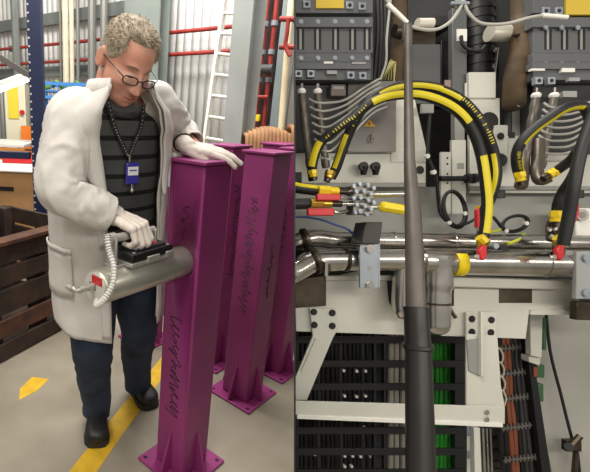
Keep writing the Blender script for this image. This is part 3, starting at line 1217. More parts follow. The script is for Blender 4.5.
def sleeve(pts, rad, seed, tw):
    path = spl(pts, 18)
    n_ = len(path)
    rings = []
    T0_ = None
    nn = V((0, 0, 1))
    for i, p in enumerate(path):
        u = i / (n_ - 1)
        T = (path[min(i + 1, n_ - 1)] - path[max(i - 1, 0)]).normalized()
        nn = (nn - T * nn.dot(T)).normalized()
        bb = T.cross(nn)
        r = ipl([k / (len(rad) - 1) for k in range(len(rad))], rad, u)
        ring = []
        for k in range(64):
            t = 2 * PI * k / 64
            wv = .005 * noise.noise(V((math.cos(t) * 1.0 + seed, math.sin(t) * 1.0, u * 6 + .8 * math.cos(t + tw))))
            wv += .016 * (.3 - abs(noise.noise(V((math.cos(t) * .8 + seed * 2, math.sin(t) * .8, u * 7.5 + 1.8 * math.cos(t + tw + 1)))))) + .003 * noise.noise(V((math.cos(t) * 3, math.sin(t) * 3 + seed, u * 22)))
            wv *= 1.0 if u < .93 else .4
            ring.append(p + (nn * math.cos(t) + bb * math.sin(t)) * (r + wv))
        rings.append(ring)
    # turn the cuff inside so that it has an edge and an opening
    last = rings[-1]
    c = path[-1]
    T = (path[-1] - path[-2]).normalized()
    rings.append([c + (q - c) * .92 - T * .002 for q in last])
    rings.append([c + (q - c) * .86 - T * .05 for q in last])
    o = MB().loft(rings, caps=False).build('sleeve', coatm, coat, sharp=180)
    return o


cuffR = RW + (RE - RW).normalized() * .004
sleeve([RS.lerp(torso_c(1.34), .45) + ZZ * .0, RS + ZZ * -.005, RS.lerp(RE, .5) + BR * .006, RE, RE.lerp(RW, .45) - ZZ * .012, cuffR], (.070, .074, .072, .070, .062, .052), 3.1, 0)
cuffL = LW + (LE - LW).normalized() * .015
sleeve([LS.lerp(torso_c(1.34), .45), LS + ZZ * -.005, LS.lerp(LE, .55), LE, LE.lerp(LW, .5), cuffL], (.075, .08, .074, .068, .056, .048), 8.4, 2)

# lapels: strips folded back along both front edges, and the collar
for sgn in (1, -1):
    ringsL = []
    for i in range(26):
        u = i / 25
        z = 1.10 + (1.43 - 1.10) * u
        a = ipl(KZ, OPR if sgn > 0 else OPL, z)
        wid = 34 * math.sin(PI * min(1, u * .62 + .02)) ** 1.0
        row = []
        for k in range(7):
            v = k / 6
            row.append(coat_pt(z - .03 * v * u, sgn * (a - 2 + wid * v), .010 + .008 * math.sin(PI * v)))
        ringsL.append(row)
    o = MB().loft(ringsL, caps=False, closed=False).build('lapel', coatm, coat, sharp=180)
    solidify(o, .004, 0)
ringsC = []
for i in range(5):
    v = i / 4
    row = []
    for k in range(41):
        a = 48 + (360 - 96) * k / 40
        zz = 1.414 + .030 * math.sin(PI * (.15 + .7 * v)) - .045 * max(0, v - .5)
        row.append(coat_pt(1.42, a, -.006 + .022 * v) + ZZ * (zz - 1.42))
    ringsC.append(row)
solidify(MB().loft(ringsC, caps=False, closed=False).build('collar', coatm, coat, sharp=180), .004, 0)
# pocket on his right hip, buttons
rows = []
for i in range(7):
    rows.append([coat_pt(.74 + .17 * i / 6, 62 + 50 * k / 12, .008) for k in range(13)])
solidify(MB().loft(rows, caps=False, closed=False).build('pocket', coatm, coat, sharp=180), .004, 0)
rows = [[coat_pt(.905 + .02 * i, 60 + 54 * k / 12, .0125) for k in range(13)] for i in range(2)]
solidify(MB().loft(rows, caps=False, closed=False).build('pocket_hem', coatm, coat, sharp=180), .003, 0)
for z in (.82, .94, 1.06):
    p = coat_pt(z, ipl(KZ, OPR, z) + 7, .006)
    MB().cyl(p, p + BF * .004, .008, n=12).build('button', M('ivory button', (196, 186, 170), .4), coat)
# front facing bands (stitched hem along the opening)
for sgn, OP in ((1, OPR), (-1, OPL)):
    rows = []
    for i in range(30):
        z = .60 + .5 * i / 29
        a = ipl(KZ, OP, z)
        rows.append([coat_pt(z, sgn * (a + .5 + 9 * k / 3), .0045) for k in range(4)])
    solidify(MB().loft(rows, caps=False, closed=False).build('front_band', coatm, coat, sharp=180), .0025, 0)


# gloved hands -----------------------------------------------------------
def hand(W, d, n, left, curls, spread=.10, th=(.6, .5), sc_=1.0, thumb_curl=.3, wrist=None):
    d = d.normalized()
    n = (n - d * n.dot(d)).normalized()
    s = n.cross(d) * (-1 if left else 1)
    mb = MB()
    S = sc_
    base = []
    for i, off in enumerate((.030, .010, -.010, -.029)):
        b = W + d * (.088 - .004 * abs(i - 1.2)) * S + s * off * S
        base.append(b)
        mb.cap(W + d * .012 * S + s * off * .55 * S, b, .0165 * S, .0125 * S)
    mb.cap(base[0] - d * .03 * S, base[3] - d * .03 * S, .013 * S, .012 * S)
    L_ = ((.043, .026, .022), (.047, .030, .023), (.044, .027, .022), (.034, .021, .020))
    for i in range(4):
        p = base[i]
        ang = 0
        side = (1.5 - i) * spread
        for j in range(3):
            ang += curls[i][j]
            dd = (d * math.cos(ang) - n * math.sin(ang))
            dd = (dd + s * side * math.cos(ang)).normalized()
            q = p + dd * L_[i][j] * S
            r0 = (.0108, .0098, .0088)[j] * S * (.9 if i == 3 else 1)
            mb.cap(p, q, r0, r0 * .92)
            p = q
    t0 = W + d * .022 * S + s * .022 * S - n * .006 * S
    td = (d * th[0] + s * th[1] - n * .25).normalized()
    t1 = t0 + td * .042 * S
    mb.cap(t0, t1, .016 * S, .0125 * S)
    td2 = (td - n * thumb_curl - s * thumb_curl * .5).normalized()
    t2 = t1 + td2 * .030 * S
    mb.cap(t1, t2, .0118 * S, .0108 * S)
    td3 = (td2 - n * thumb_curl * .6 - s * thumb_curl * .4).normalized()
    mb.cap(t2, t2 + td3 * .024 * S, .0108 * S, .009 * S)
    wd = -d if wrist is None else wrist
    mb.cap(W + d * .01, W + wd.normalized() * .055, .028 * S, .029 * S, 16)
    o = remesh(mb, .0022, 5, .5).build('glove', glovem, man, sharp=180)
    return o


# right hand closed over the handle bar: knuckles forward, fingers wrapped underneath
hb = HB0.lerp(HB1, .5)
dR = HAND_D
nR = HAND_N
WRp = RW - (RE - RW).normalized() * .002
hand(WRp, dR, nR, False, ((.85, 1.05, .9), (.9, 1.1, .9), (.95, 1.1, .9), (1.0, 1.1, .9)), .05, (.75, .4), 1.12, .5, wrist=(RE - WRp))
# left hand lying on the post top, fingertips over the far edge
tp = MC + ZZ * 1.22
dL = V((.93, -.22, .0))
WLp = tp + V((-.055, .035, .034))
hand(WLp, dL + V((0, 0, -.10)), ZZ + V((0, -.25, 0)), True, ((.10, .22, .3), (.05, .2, .25), (.08, .25, .3), (.15, .35, .4)), .09, (.95, .35), 1.05, .12, wrist=(LE - WLp))
# watch strap seen at his left cuff
wc = WLp + (LE - WLp).normalized() * .036
dw = (LE - WLp).normalized()
P = []
a1 = ZZ - dw * ZZ.dot(dw)
a1.normalize()
a2 = dw.cross(a1)
for k in range(24):
    t = 2 * PI * k / 24
    P.append(wc + (a1 * math.cos(t) + a2 * math.sin(t)) * .0325)
MB().tube(P, .003, 6, loop=True).build('wrist_strap', blackr, man)

# lanyard with badge: hangs from him, so a thing of its own
sc0 = torso_c(1.36)


def chest(x, z, off=.012):
    """point on shirt front; x towards picture right along -BR"""
    rx = ipl((1.05, 1.15, 1.25, 1.33, 1.385, 1.42), (.165, .165, .17, .15, .09, .07), z)
    ry = ipl((1.05, 1.15, 1.25, 1.33, 1.385, 1.42), (.128, .125, .12, .105, .075, .066), z)
    s_ = max(-1, min(1, x / rx))
    y = ry * (max(0, 1 - abs(s_) ** 2.4)) ** (1 / 2.4)
    return torso_c(z) + BF * ipl((1.3, 1.41), (0, .05), z) - BR * x + BF * (y + off)


lan = thing('lanyard', chest(0, 1.18), 'dark dotted lanyard with a blue badge holder hanging on his striped shirt', 'lanyard')
strap = M('black lanyard strap', (30, 30, 32), .7)
for sgn in (-1, 1):
    P = spl([chest(sgn * .058, 1.385, .014), chest(sgn * .045, 1.32), chest(sgn * .024, 1.275), chest(sgn * .003, 1.232)], 6)
    m = MB()
    rings = []
    for i, p in enumerate(P):
        T = (P[min(i + 1, len(P) - 1)] - P[max(i - 1, 0)]).normalized()
        X = T.cross(BF).normalized()
        rings.append([p + X * .0065, p + X * .0065 + BF * .0015, p - X * .0065 + BF * .0015, p - X * .0065])
    m.loft(rings).build('strap', strap, lan)
    dots = MB()
    for i in range(0, len(P) - 1):
        p = P[i].lerp(P[i + 1], .5) + BF * .002
        dots.ell(p, .0012, nu=6, nv=4)
    dots.build('strap_print', white, lan)
MB().cyl(chest(.003, 1.237), chest(.003, 1.215), .006, n=10).build('swivel_clip', steel, lan)
bc = chest(.008, 1.178, .018)
bx_ = (-BR, BF, ZZ)
MB().box(bc, (.046, .008, .066), bx_).build('badge_holder', M('blue violet plastic', (58, 52, 150), .35), lan, bevel=.004)
MB().box(bc + ZZ * .008 + BF * .0045, (.036, .001, .026), bx_).build('name_card', M('white card', (226, 226, 228), .5), lan)
MB().box(bc + ZZ * .010 + BF * .0052, (.026, .0006, .004), bx_).build('card_print', M('blue print', (70, 80, 140), .5), lan)
MB().cyl(bc - ZZ * .033, bc - ZZ * .048, .004, n=8).ell(bc - ZZ * .052, .008).build('key_clip', steel, lan)

# ================================================================== MACHINE BAY (right half): a leaning equipment bay in the hall
def cmid(x, y, z):
    return Q(x, y, z)


def lump(name, label, cat, x, y, z, group=None):
    return thing(name, Q(x, y, z), label, cat, group)


def bolt(par, x, y, z, rp, mat=None, head=.006, name='bolt', n=6):
    m = MB().qcyl(x, y, z - head, rp, head, n)
    m.qcyl(x, y, z - head * .35, rp * 1.45, head * .35, 14)
    return m.build(name, mat or steeld, par)


# side sheet standing along the left of the bay, and its back and right linings
zA, zB = .93, 1.56
sN = (Q(294.6, 200, 1.0) - CAM).cross(UP).normalized() * .0016
p = [Q(294.6, 478, zA), Q(294.6, 478, zB), Q(294.6, -90, zB), Q(294.6, -90, zA)]
tag(MB().hexa(p + [q + sN for q in p]).build('wall_bay_side', ddgrey), kind='structure')
tag(MB().qbox(295, -90, 690, 478, zB, .012).build('wall_bay_back', back), kind='structure')

CLIP = True
# ---- contactor blocks, upper left and upper right
def contactor(x0, x1, lab, kind):
    z = 1.22
    dx = x0 - 295
    t = lump('contactor_block', lab, 'contactor', x0 + 40, 79, z)

    def X(x):
        return x + dx
    hi = dict(bevel=.0012)
    MB().qbox(x0, -14, x1, 80, z + .02, .05).build('housing', ddgrey, t)
    for y0, y1, dz in ((-14, 13, .0), (17, 27, .0), (27, 53, .010), (53, 62, .002), (62, 69, -.003), (69, 80, .006)):
        MB().qbox(x0, y0, x1 - (2 if y0 > 50 else 0), y1, z + dz, .03).build('step', dgrey, t, **hi)
    slots = kind['slots']
    for sx in slots:
        for o_ in (-2.7, 2.1):
            MB().qbox(sx + o_, 29, sx + o_ + 2.2, 49.5, z + .0088, .004).build('vent_slot', blackp, t)
        MB().qbox(sx - .6, 29, sx + 1.7, 49.5, z + .0075, .004).build('fin', mgrey, t)
    for sx in kind['screws']:
        for yy in (21.5, 58):
            bolt(t, sx, yy + kind['dy'], z + .001, 1.7, zinc, .003, 'screw', 8)
    for (sx, sy) in kind['terms']:
        MB().qbox(sx - 3.6, sy - 3.6, sx + 3.6, sy + 3.6, z - .007, .014).build('terminal', zinc, t, bevel=.0008)
        MB().qcyl(sx, sy, z - .0078, 1.9, .001, 10).build('terminal_hole', blackp, t)
    for (a, b, c, d, m) in kind['labels']:
        MB().qbox(a, b, c, d, z - .005, .010).build('label_plate', m, t)
    return t


ylab = M('yellow label', (206, 176, 62), .5)
glab = M('grey print', (156, 156, 154), .5)
contactor(295.5, 373, 'dark grey contactor block with ribbed slots, upper left of the bay', dict(
    slots=(300, 317, 335, 352, 366.5), screws=(301, 318, 335, 352, 367), dy=0,
    terms=((307, 4), (350, 5), (362.5, 6), (298.7, 73.5), (311, 73.5), (351, 75), (363, 75.5)),
    labels=((316, -14, 344, 8, ylab), (327, 70.5, 337, 74, glab), (324, 61.5, 333, 63.5, white), (352, 62, 366, 64, glab))))
contactor(533, 640, 'dark grey contactor block beside the lagged brown pipe, upper right of the bay', dict(
    slots=(547.5, 564, 581, 598, 615), screws=(546, 562, 578, 595, 612), dy=6,
    terms=((546.5, 10.5), (559.5, 10.5), (539.5, 80.5), (552, 80.5)),
    labels=((566, -14, 615, 14.5, ylab), (569, 77.5, 580, 81, glab), (531.5, 68.5, 545, 70.5, white), (562, 68, 575, 72, white), (563, 91, 577, 97, glab))))
# screws on yellow labels
# ---- lower carriers of the contactors
for x0, x1, xa, nm_ in ((295.5, 349, 332, 'left'), (533, 640, 600, 'right')):
    o = MB().qbox(x0, 80, x1, 152, 1.27, .05).build('terminal_carrier', ddgrey, loc=Q(x0 + 20, 150, 1.27), bevel=.002)
    tag(o, 'dark terminal carrier plate behind the clear tubes under the %s contactor block' % nm_, 'plate')
rel = lump('relay_box', 'small brown grey relay box under the upper left contactor block', 'relay', 338, 95, 1.24)
MB().qbox(331, 84, 346, 96, 1.245, .03).build('case', M('relay case', (104, 94, 88), .45), rel, bevel=.002)
MB().qbox(333, 86, 344, 89, 1.2445, .003).build('relay_print', glab, rel)

# ---- stubs with clear tubes
clear = M('clear grey tube', (168, 166, 158), .25, 0, .05, 9)
def stub(x, y, ybot, xb, lab):
    z = 1.19
    t = lump('coolant_stub', lab, 'fitting', x, ybot, z)
    MB().qtube([(x, y, z), (x + .2, y + 6, z)], 1.7, 8, 2).build('tip', steel, t)
    MB().tube([Q(x, y + 5, z), Q(x, y + 7, z), Q(x, y + 8, z), Q(x, y + 10, z)], [pr(3, z), pr(4.3, z), pr(4.3, z), pr(3.4, z)], 14).build('ferrule', white, t)
    P = [Q(x + (xb - x) * k / 20, y + 9 + (ybot - y - 9) * k / 20, z) for k in range(21)]
    MB().tube(P, [pr(3.4 if k % 4 < 2 else 4.0, z) for k in range(21)], 12).build('stem', M('grey brown stem', (98, 92, 84), .4, .3), t)


stub(301.5, 84, 168, 310, 'leftmost upright coolant stub with a white tip under the left contactor')
stub(317.5, 84, 168, 326, 'second upright coolant stub with a white tip under the left contactor')
stub(536, 88, 172, 523, 'upright coolant stub with a white tip under the right contactor, nearer the brown pipe')
stub(554, 88, 168, 541, 'upright coolant stub with a white tip under the middle of the right contactor')


def clear_tube(pts, lab, g, r=1.25):
    o = MB().qtube(pts, r, 8, 6).build('clear_tube', clear, loc=Q(*pts[0]))
    tag(o, lab, 'tube', g)


for i in range(8):
    y = 97 + i * 8
    x = 309 + i * 1.1
    clear_tube([(x, y + 2, 1.20), (x + 7, y + 5.5, 1.185), (x + 18, y + 6 - i * .3, 1.18), (x + 36, y + 3 - i * 3.2, 1.20), (x + 56, y - 10 - i * 4.2, 1.235), (x + 70, y - 18 - i * 4, 1.245)],
               'thin clear coolant tube under the left contactor, %s of eight' % ('topmost' if i == 0 else ORD[i] + ' from the top'), 'clear tubes under the left contactor')
for i in range(9):
    y = 103 + i * 6.5
    x = 544 - i * 1.0
    clear_tube([(x, y, 1.20), (x + 6, y + 4, 1.185), (x + 18, y + 5.5, 1.18), (x + 34, y + 3, 1.19), (x + 52, y - 4 - i, 1.21), (x + 75, y - 18 - i, 1.22)],
               'thin clear coolant tube under the right contactor, %s of nine' % ('topmost' if i == 0 else ORD[i] + ' from the top'), 'clear tubes under the right contactor')
# clear plastic guard with a warning triangle
guard = lump('guard_plate', 'smoky clear guard plate with a yellow warning triangle behind the hoses', 'plate', 375, 150, 1.26)
MB().qbox(348, 81, 396, 152, 1.262, .004).build('sheet', M('smoky plastic', (112, 108, 102), .3), guard, bevel=.001)
MB().qpoly([(363.5, 126.5), (375.5, 126.5), (369.5, 119.3)], 1.2612, .0008).build('warning_triangle', M('warning yellow', (224, 176, 30), .5), guard)
MB().qpoly([(370, 121.3), (368, 124.2), (369.3, 124.2), (368.6, 126), (371, 123.2), (369.8, 123.2)], 1.2604, .0008).build('flash_symbol', M('dark red symbol', (150, 36, 24), .5), guard)
MB().qtube([(372, 134, 1.255), (371, 139, 1.25), (372, 142, 1.25), (374, 139, 1.25), (373, 134, 1.255)], .7, 6, 4).build('hook', steel, guard)

# ---- dark bundles and pipes between the contactors
for i, (xt, xb_) in enumerate(((377, 376), (380.5, 380), (384, 382.5), (387.5, 385))):
    o = MB().qtube([(xt, -14, 1.30), (xt + 1, 30, 1.29), (xb_, 60, 1.30), (xb_ - 2, 84, 1.31)], 2.3, 8, 6).build('black_cable', blackr, loc=Q(xb_, 84, 1.3))
    tag(o, 'black upright cable beside the left contactor block, %s of four' % ('leftmost', 'second from the left', 'third from the left', 'rightmost')[i], 'cable', 'upright black cables by the left contactor')
o = MB().qtube([(392, -14, 1.27), (389, 14, 1.27), (386.5, 40, 1.27), (386, 62, 1.28), (380, 80, 1.29)], 1.2, 8, 6).build('grey_wire', M('pale grey wire', (176, 174, 166), .5), loc=Q(386, 62, 1.28))
tag(o, 'pale grey wire hanging beside the upright black cables', 'wire')
for i in range(4):
    o = MB().qtube([(382 + i * 3, 80, 1.30), (386 + i * 2, 72 - i * 2, 1.28), (391 + i * 1.5, 60 + i, 1.28), (394, 70 + i * 4, 1.29), (393 + i, 90, 1.30)], .6, 6, 6).build('thin_wire', M('pale yellow wire', (178, 170, 110), .5), loc=Q(384 + i * 3, 80, 1.3))
    tag(o, 'thin pale yellow wire loop by the upright black cables, %s of four' % ('leftmost', 'second from the left', 'third from the left', 'rightmost')[i], 'wire', 'thin yellow wire loops by the left contactor')
lag = M('brown pipe lagging', (88, 70, 44), .75, 0, 0, 9, .3, 60, rgb2=(54, 42, 28))
o = MB().qtube([(399, -14, 1.38), (400, 20, 1.38), (398, 50, 1.38), (396, 84, 1.38), (396, 110, 1.38)], 6.5, 14, 6).build('lagged_pipe', lag, loc=Q(396, 110, 1.38))
tag(o, 'dim brown lagged pipe left of the dark motor unit', 'pipe')
lp = lump('lagged_pipe', 'thick brown lagged pipe bending beside the right contactor block', 'pipe', 514, 105, 1.28)
MB().qtube([(524, -16, 1.30), (524, 16, 1.29), (523, 30, 1.28), (522, 50, 1.27), (518, 64, 1.27), (515, 80, 1.27), (514, 100, 1.28), (514, 106, 1.29)], [pr(r, 1.28) for r in [11.0] * 14 + [10] * 10 + [9.6] * 16 + [9, 8, 6]][: 43], 18, 6).build('lagging', lag, lp)
MB().qbox(514, 33.5, 533, 35.5, 1.257, .01).build('joint_strip', steeld, lp)
MB().qcyl(519, 105, 1.26, 1.8, .01, 8).build('end_screw', steel, lp)
for i, x in enumerate((508, 521)):
    o = MB().qtube([(x, 100, 1.32), (x, 152, 1.32)], 3.2, 8, 2).build('drain_tube', ddgrey, loc=Q(x, 150, 1.32))
    tag(o, ['left', 'right'][i] + ' dark tube dropping from the end of the thick brown lagged pipe', 'tube')
# central unit
un = lump('drive_unit', 'dark drive unit with a grey cover behind the striped hoses', 'motor', 430, 98, 1.36)
MB().qbox(408, -14, 454, 26, 1.38, .08).build('upper_case', ddgrey, un, bevel=.004)
MB().qbox(411, 44, 441, 104, 1.345, .06).build('cover', M('slate cover', (82, 84, 84), .5), un, bevel=.003)
MB().qbox(441, 40, 454, 104, 1.37, .06).build('side_case', blackp, un, bevel=.003)
MB().qpoly([(408, 28), (436, 30), (436, 48), (428, 44), (420, 47), (414, 44), (408, 40)], 1.352, .02).build('bracket', steeld, un, bevel=.002)
MB().cyl(Q(417, 24, 1.33), Q(432, 24, 1.33), pr(5.5, 1.33), n=16).build('white_boss', M('cream plastic', (212, 206, 190), .4), un)
MB().cyl(Q(394, 31, 1.345), Q(408, 31, 1.345), pr(6.5, 1.34), n=14).build('grey_boss', steeld, un)
mo = lump('ribbed_motor', 'black ribbed motor right of the grey upright bar', 'motor', 478, 88, 1.38)
MB().qtube([(477, -14, 1.40), (477, 88, 1.40)], 14, 20, 2).build('body', blackp, mo)
for y in range(-8, 88, 9):
    MB().tube([Q(477, y, 1.40), Q(477, y + 3, 1.40)], pr(15, 1.40), 20).build('rib', blackp, mo)
MB().qbox(490, -14, 500, 80, 1.40, .05).build('side_case', ddgrey, mo, bevel=.003)
cy = lump('connector_cylinder', 'pale cylinder joining the black motor and the brown lagged pipe', 'cylinder', 490, 34, 1.30)
MB().cyl(Q(489, 33, 1.30), Q(512, 34, 1.30), pr(8.2, 1.30), n=24).build('barrel', M('pale metal', (206, 200, 186), .4, .3), cy)
MB().cyl(Q(511, 34, 1.30), Q(520, 34, 1.30), pr(8.2, 1.30), pr(4, 1.3), n=24).build('cone', steel, cy)
MB().tube([Q(497, 48, 1.36), Q(493, 80, 1.36)], pr(1.6, 1.36), 8).build('stay_rod', steel, cy)

# grey upright bar, upper part in a darker grey, with labels
ub = lump('upright_bar', 'mid grey upright bar with white labels right of the centre', 'bar', 460, 215, 1.33)
MB().qbox(452.5, 8, 467, 104, 1.318, .02).build('upper_bar', M('slate bar', (92, 94, 94), .5), ub, bevel=.002)
MB().qbox(455, 104, 465, 152, 1.322, .02).build('lower_bar', mgrey, ub, bevel=.002)
MB().qbox(465.5, 83, 470.5, 102, 1.31, .004).build('white_label', white, ub)
MB().qbox(457, 29, 467, 41, 1.315, .004).build('white_label', white, ub)
MB().qbox(445, 80, 451, 97, 1.325, .004).build('pink_label', M('faded label', (150, 128, 122), .6), ub)
MB().qtube([(461, 36, 1.305), (463, 45, 1.30), (470, 50, 1.30), (480, 51, 1.31), (486, 45, 1.32)], 1.6, 8, 5).build('black_lead', blackr, ub)

# ---- pale mounting plates across the middle
pl = lump('mounting_plate', 'pale grey mounting plate behind the hoses, left of the pole', 'plate', 360, 186, 1.29)
MB().qbox(295.5, 152, 426, 183, 1.285, .01).build('plate', lgrey, pl, bevel=.0015)
MB().qbox(295.5, 183, 426, 187, 1.275, .02).build('lower_flange', mgrey, pl, bevel=.001)
MB().qpoly([(397, 95), (414, 95), (427, 152), (391, 152)], 1.292, .008).build('upper_web', lgrey, pl, bevel=.001)
MB().qbox(391, 152, 426, 162, 1.282, .004).build('edge_strip', lgrey, pl, bevel=.001)
MB().qcyl(420, 170, 1.2845, 4.2, .003, 16).build('round_hole', blackp, pl)
for i, x in enumerate((364, 376)):
    k = lump('clamp_knob', ['left', 'right'][i] + ' black clamp knob of the pair on the pale plate', 'knob', x, 172, 1.28)
    MB().tube([Q(x, 166.5, 1.26), Q(x - .6, 175, 1.262)], [pr(4.4, 1.26), pr(2.6, 1.26)], 12).build('knob', blackp, k)
    MB().qcyl(x + .3, 166, 1.252, 4.4, .012, 14).build('head', blackr, k)
lt2 = lump('mounting_plate', 'pale grey stepped plate behind the hose bend, right of the grey upright bar', 'plate', 500, 190, 1.29)
for j, (a, b, c, d, z, m) in enumerate(((469, 72, 496, 98, 1.30, lgrey), (470, 98, 500, 140, 1.305, lgrey), (494, 125, 508, 158, 1.29, lgrey), (470, 136, 640, 190, 1.30, lgrey), (470, 186, 640, 190, 1.285, mgrey), (470, 190, 640, 193, 1.295, lgrey), (508, 100, 533, 140, 1.315, mgrey))):
    MB().qbox(a, b, c, d, z, .012).build('plate', m, lt2, bevel=.0015)
bolt(lt2, 489.5, 121, 1.298, 6.3, blackp, .012, 'large_bolt')
bolt(lt2, 489, 134, 1.30, 2.6, blackp, .006)
bolt(lt2, 501, 160, 1.289, 4.6, blackp, .010)
bolt(lt2, 501, 136, 1.289, 2.4, blackp, .006)
MB().qbox(509, 132, 515, 138, 1.299, .002).build('square_hole', blackp, lt2)
for i, x in enumerate((501, 580)):
    k = lump('clamp_knob', ['black clamp knob under the stepped plate, right of the yellow hose', 'black clamp knob under the stepped plate, by the white pump'][i], 'knob', x, 196, 1.27)
    MB().qbox(x - 5, 190, x + 5, 198, 1.26, .02).build('knob', blackr, k, bevel=.003)
    MB().qcyl(x, 194, 1.253, 4.2, .01, 8).build('head', blackp, k)
br = lump('perforated_bracket', 'pale perforated bracket beside the black wire loop', 'bracket', 450, 215, 1.28)
MB().qbox(441, 152, 451, 214, 1.275, .008).build('strip', lgrey, br, bevel=.001)
MB().qbox(452, 140, 466, 214, 1.29, .01).build('web', lgrey, br, bevel=.001)
for y in (158, 164, 174, 183):
    MB().qcyl(447.5, y, 1.2745, 1.1, .002, 8).build('hole', blackp, br)
MB().qbox(457, 163, 464, 169, 1.2895, .002).build('round_label', mgrey, br)
rd = lump('threaded_rod', 'black rod with nuts reaching right behind the yellow hose', 'rod', 476, 178, 1.27)
MB().cyl(Q(440, 178.5, 1.27), Q(500, 178.5, 1.27), pr(2.6, 1.27), n=12).build('rod', blackp, rd)
for x in (466, 472):
    MB().cyl(Q(x, 178.5, 1.27), Q(x + 4, 178.5, 1.27), pr(5, 1.27), n=6).build('nut', blackr, rd)
MB().qbox(295, 172, 302, 184, 1.27, .02).build('end_block', blackr, rd, bevel=.002)
# centre black cable behind the pole
cbx = lump('black_lead', 'thin black lead hanging just right of the pole', 'cable', 432, 200, 1.26)
MB().qtube([(430, 112, 1.27), (428.5, 135, 1.26), (428, 155, 1.26), (432, 166, 1.25), (436, 176, 1.25), (438, 196, 1.26), (441, 214, 1.26), (452, 226, 1.25)], 1.6, 8, 6).build('lead', blackr, cbx)
for x, y in ((428, 156), (434.5, 172)):
    MB().qcyl(x, y, 1.243, 2.4, .01, 8).build('cable_tie', white, cbx)
MB().qbox(422, 104, 434, 113, 1.26, .01).build('plug', mgrey, cbx, bevel=.001)
# wall behind the valves
o = MB().qbox(295.5, 187, 640, 250, 1.34, .012).build('rear_panel', M('pale rear panel', (166, 166, 160), .5, 0, .06, 4), loc=Q(440, 250, 1.34))
tag(o, 'pale grey rear panel behind the valves and the wire loops', 'panel')

# ---- striped hoses
hosem = M('black hose rubber', (26, 26, 25), .5, 0, .15, 12)


def resample(P, n):
    L_ = [0]
    for a, b in zip(P, P[1:]):
        L_.append(L_[-1] + (b - a).length)
    out = []
    for i in range(n):
        s = L_[-1] * i / (n - 1)
        j = max(0, min(len(P) - 2, int(np.searchsorted(L_, s)) - 1))
        k = (s - L_[j]) / max(1e-9, L_[j + 1] - L_[j])
        out.append(P[j].lerp(P[j + 1], k))
    return out


def hose(pts, rp, lab, stripes=(), prints=(), toward=None, name='striped_hose', cat='hose'):
    z0 = pts[0][2]
    P = resample(spl([Q(*p) for p in pts], 10), 90)
    r = pr(rp, z0)
    t = thing(name, P[0], lab, cat)
    MB().tube(P, r, 14).build('hose', hosem, t)
    for (a, b, dv, ha) in stripes:
        seg = P[int(a * 89):int(b * 89) + 1]
        d0 = (-FWD + UP * dv[1] + RGT * dv[0]).normalized()
        MB().arc(seg, r, d0, ha).build('yellow_stripe', stripe, t)
    for (a, b, dv) in prints:
        m = MB()
        i0, i1 = int(a * 89), int(b * 89)
        fine = resample(P[i0:i1 + 1], max(8, (i1 - i0) * 4))
        d0 = (-FWD + UP * dv[1] + RGT * dv[0]).normalized()
        rnd2 = random.Random(int(a * 1000) + i0)
        k = 0
        while k < len(fine) - 3:
            if rnd2.random() < .82:
                off = rnd2.choice((-.25, 0, .2))
                dd = (d0 + UP * off * .4).normalized()
                m.arc(fine[k:k + 2], r, dd, .16 + rnd2.random() * .2, th=.0005, n=3)
            k += 3
        m.build('yellow_print', stripe, t)
    return t, P


A1 = [(313, 180, 1.16), (312, 168, 1.15), (316, 152, 1.14), (323, 140, 1.13), (338, 128, 1.11), (352, 118, 1.10), (366, 106, 1.09), (382, 98, 1.08), (404, 94.5, 1.075), (424, 96, 1.075), (446, 104, 1.08), (462, 116, 1.08), (474, 134, 1.085), (481, 155, 1.09), (485, 180, 1.09), (487, 205, 1.09), (485, 228, 1.09), (482, 244, 1.09)]
hose(A1, 4.5, 'long black hose arching over, its broad yellow stripe facing out, lower of the pair',
     stripes=((.05, .13, (-.5, .3), .75), (.31, .62, (0, -.1), .72), (.735, .97, (-.1, 0), .75)),
     prints=((.14, .30, (0, .1)),))
A2 = [(331, 178, 1.19), (336, 168, 1.18), (341, 154, 1.17), (347, 138, 1.16), (355, 121, 1.14), (366, 104, 1.12), (382, 92, 1.115), (400, 86.5, 1.115), (420, 85.5, 1.115), (442, 90, 1.115), (462, 101, 1.11), (477, 117, 1.11), (487, 135, 1.11), (494, 156, 1.12), (496, 176, 1.12), (491, 196, 1.13), (484, 212, 1.14), (480, 226, 1.14)]
hose(A2, 4.7, 'long black hose arching above the other, with yellow lettering on its right bend',
     stripes=((.04, .15, (-.8, .2), .5), (.30, .50, (0, -.3), .5), (.50, .57, (0, -.5), .42), (.77, .93, (-.9, -.1), .4)),
     prints=((.55, .75, (-.2, -.1)), (.17, .25, (-.2, .1))))
A3 = [(521, 180, 1.16), (517, 166, 1.14), (517, 152, 1.13), (523, 140, 1.12), (535, 128, 1.11), (549, 118, 1.10), (563, 109, 1.09), (576, 105.5, 1.09), (585, 108, 1.09), (590, 120, 1.09), (592, 140, 1.08)]
hose(A3, 4.5, 'black hose with a yellow inner stripe arching at the right, down to a yellow fitting',
     stripes=((.30, .75, (.3, -.9), .42), (.06, .2, (.8, 0), .3)), prints=((.05, .25, (-.3, .1)),))
hose([(618, 60, 1.0), (600, 100, 1.0), (588, 130, 1.0), (580, 155, 1.0), (574, 185, 1.0), (569, 215, 1.01), (563, 245, 1.02)], 5.4,
     'plain black hose dropping from the right edge to the red lever valve', name='black_hose')
hose([(578, 150, 1.06), (574, 157, 1.08), (566, 164, 1.10), (556, 171, 1.12), (551, 174, 1.13)], 4.8,
     'short black hose branch leading left to the yellow elbow', name='black_hose')
hose([(577, 168, 1.045), (571, 180, 1.06), (563, 192, 1.08), (558, 204, 1.09), (557, 214, 1.10)], 4.8,
     'short black hose curving down to the yellow collar of the steel valve', name='black_hose')
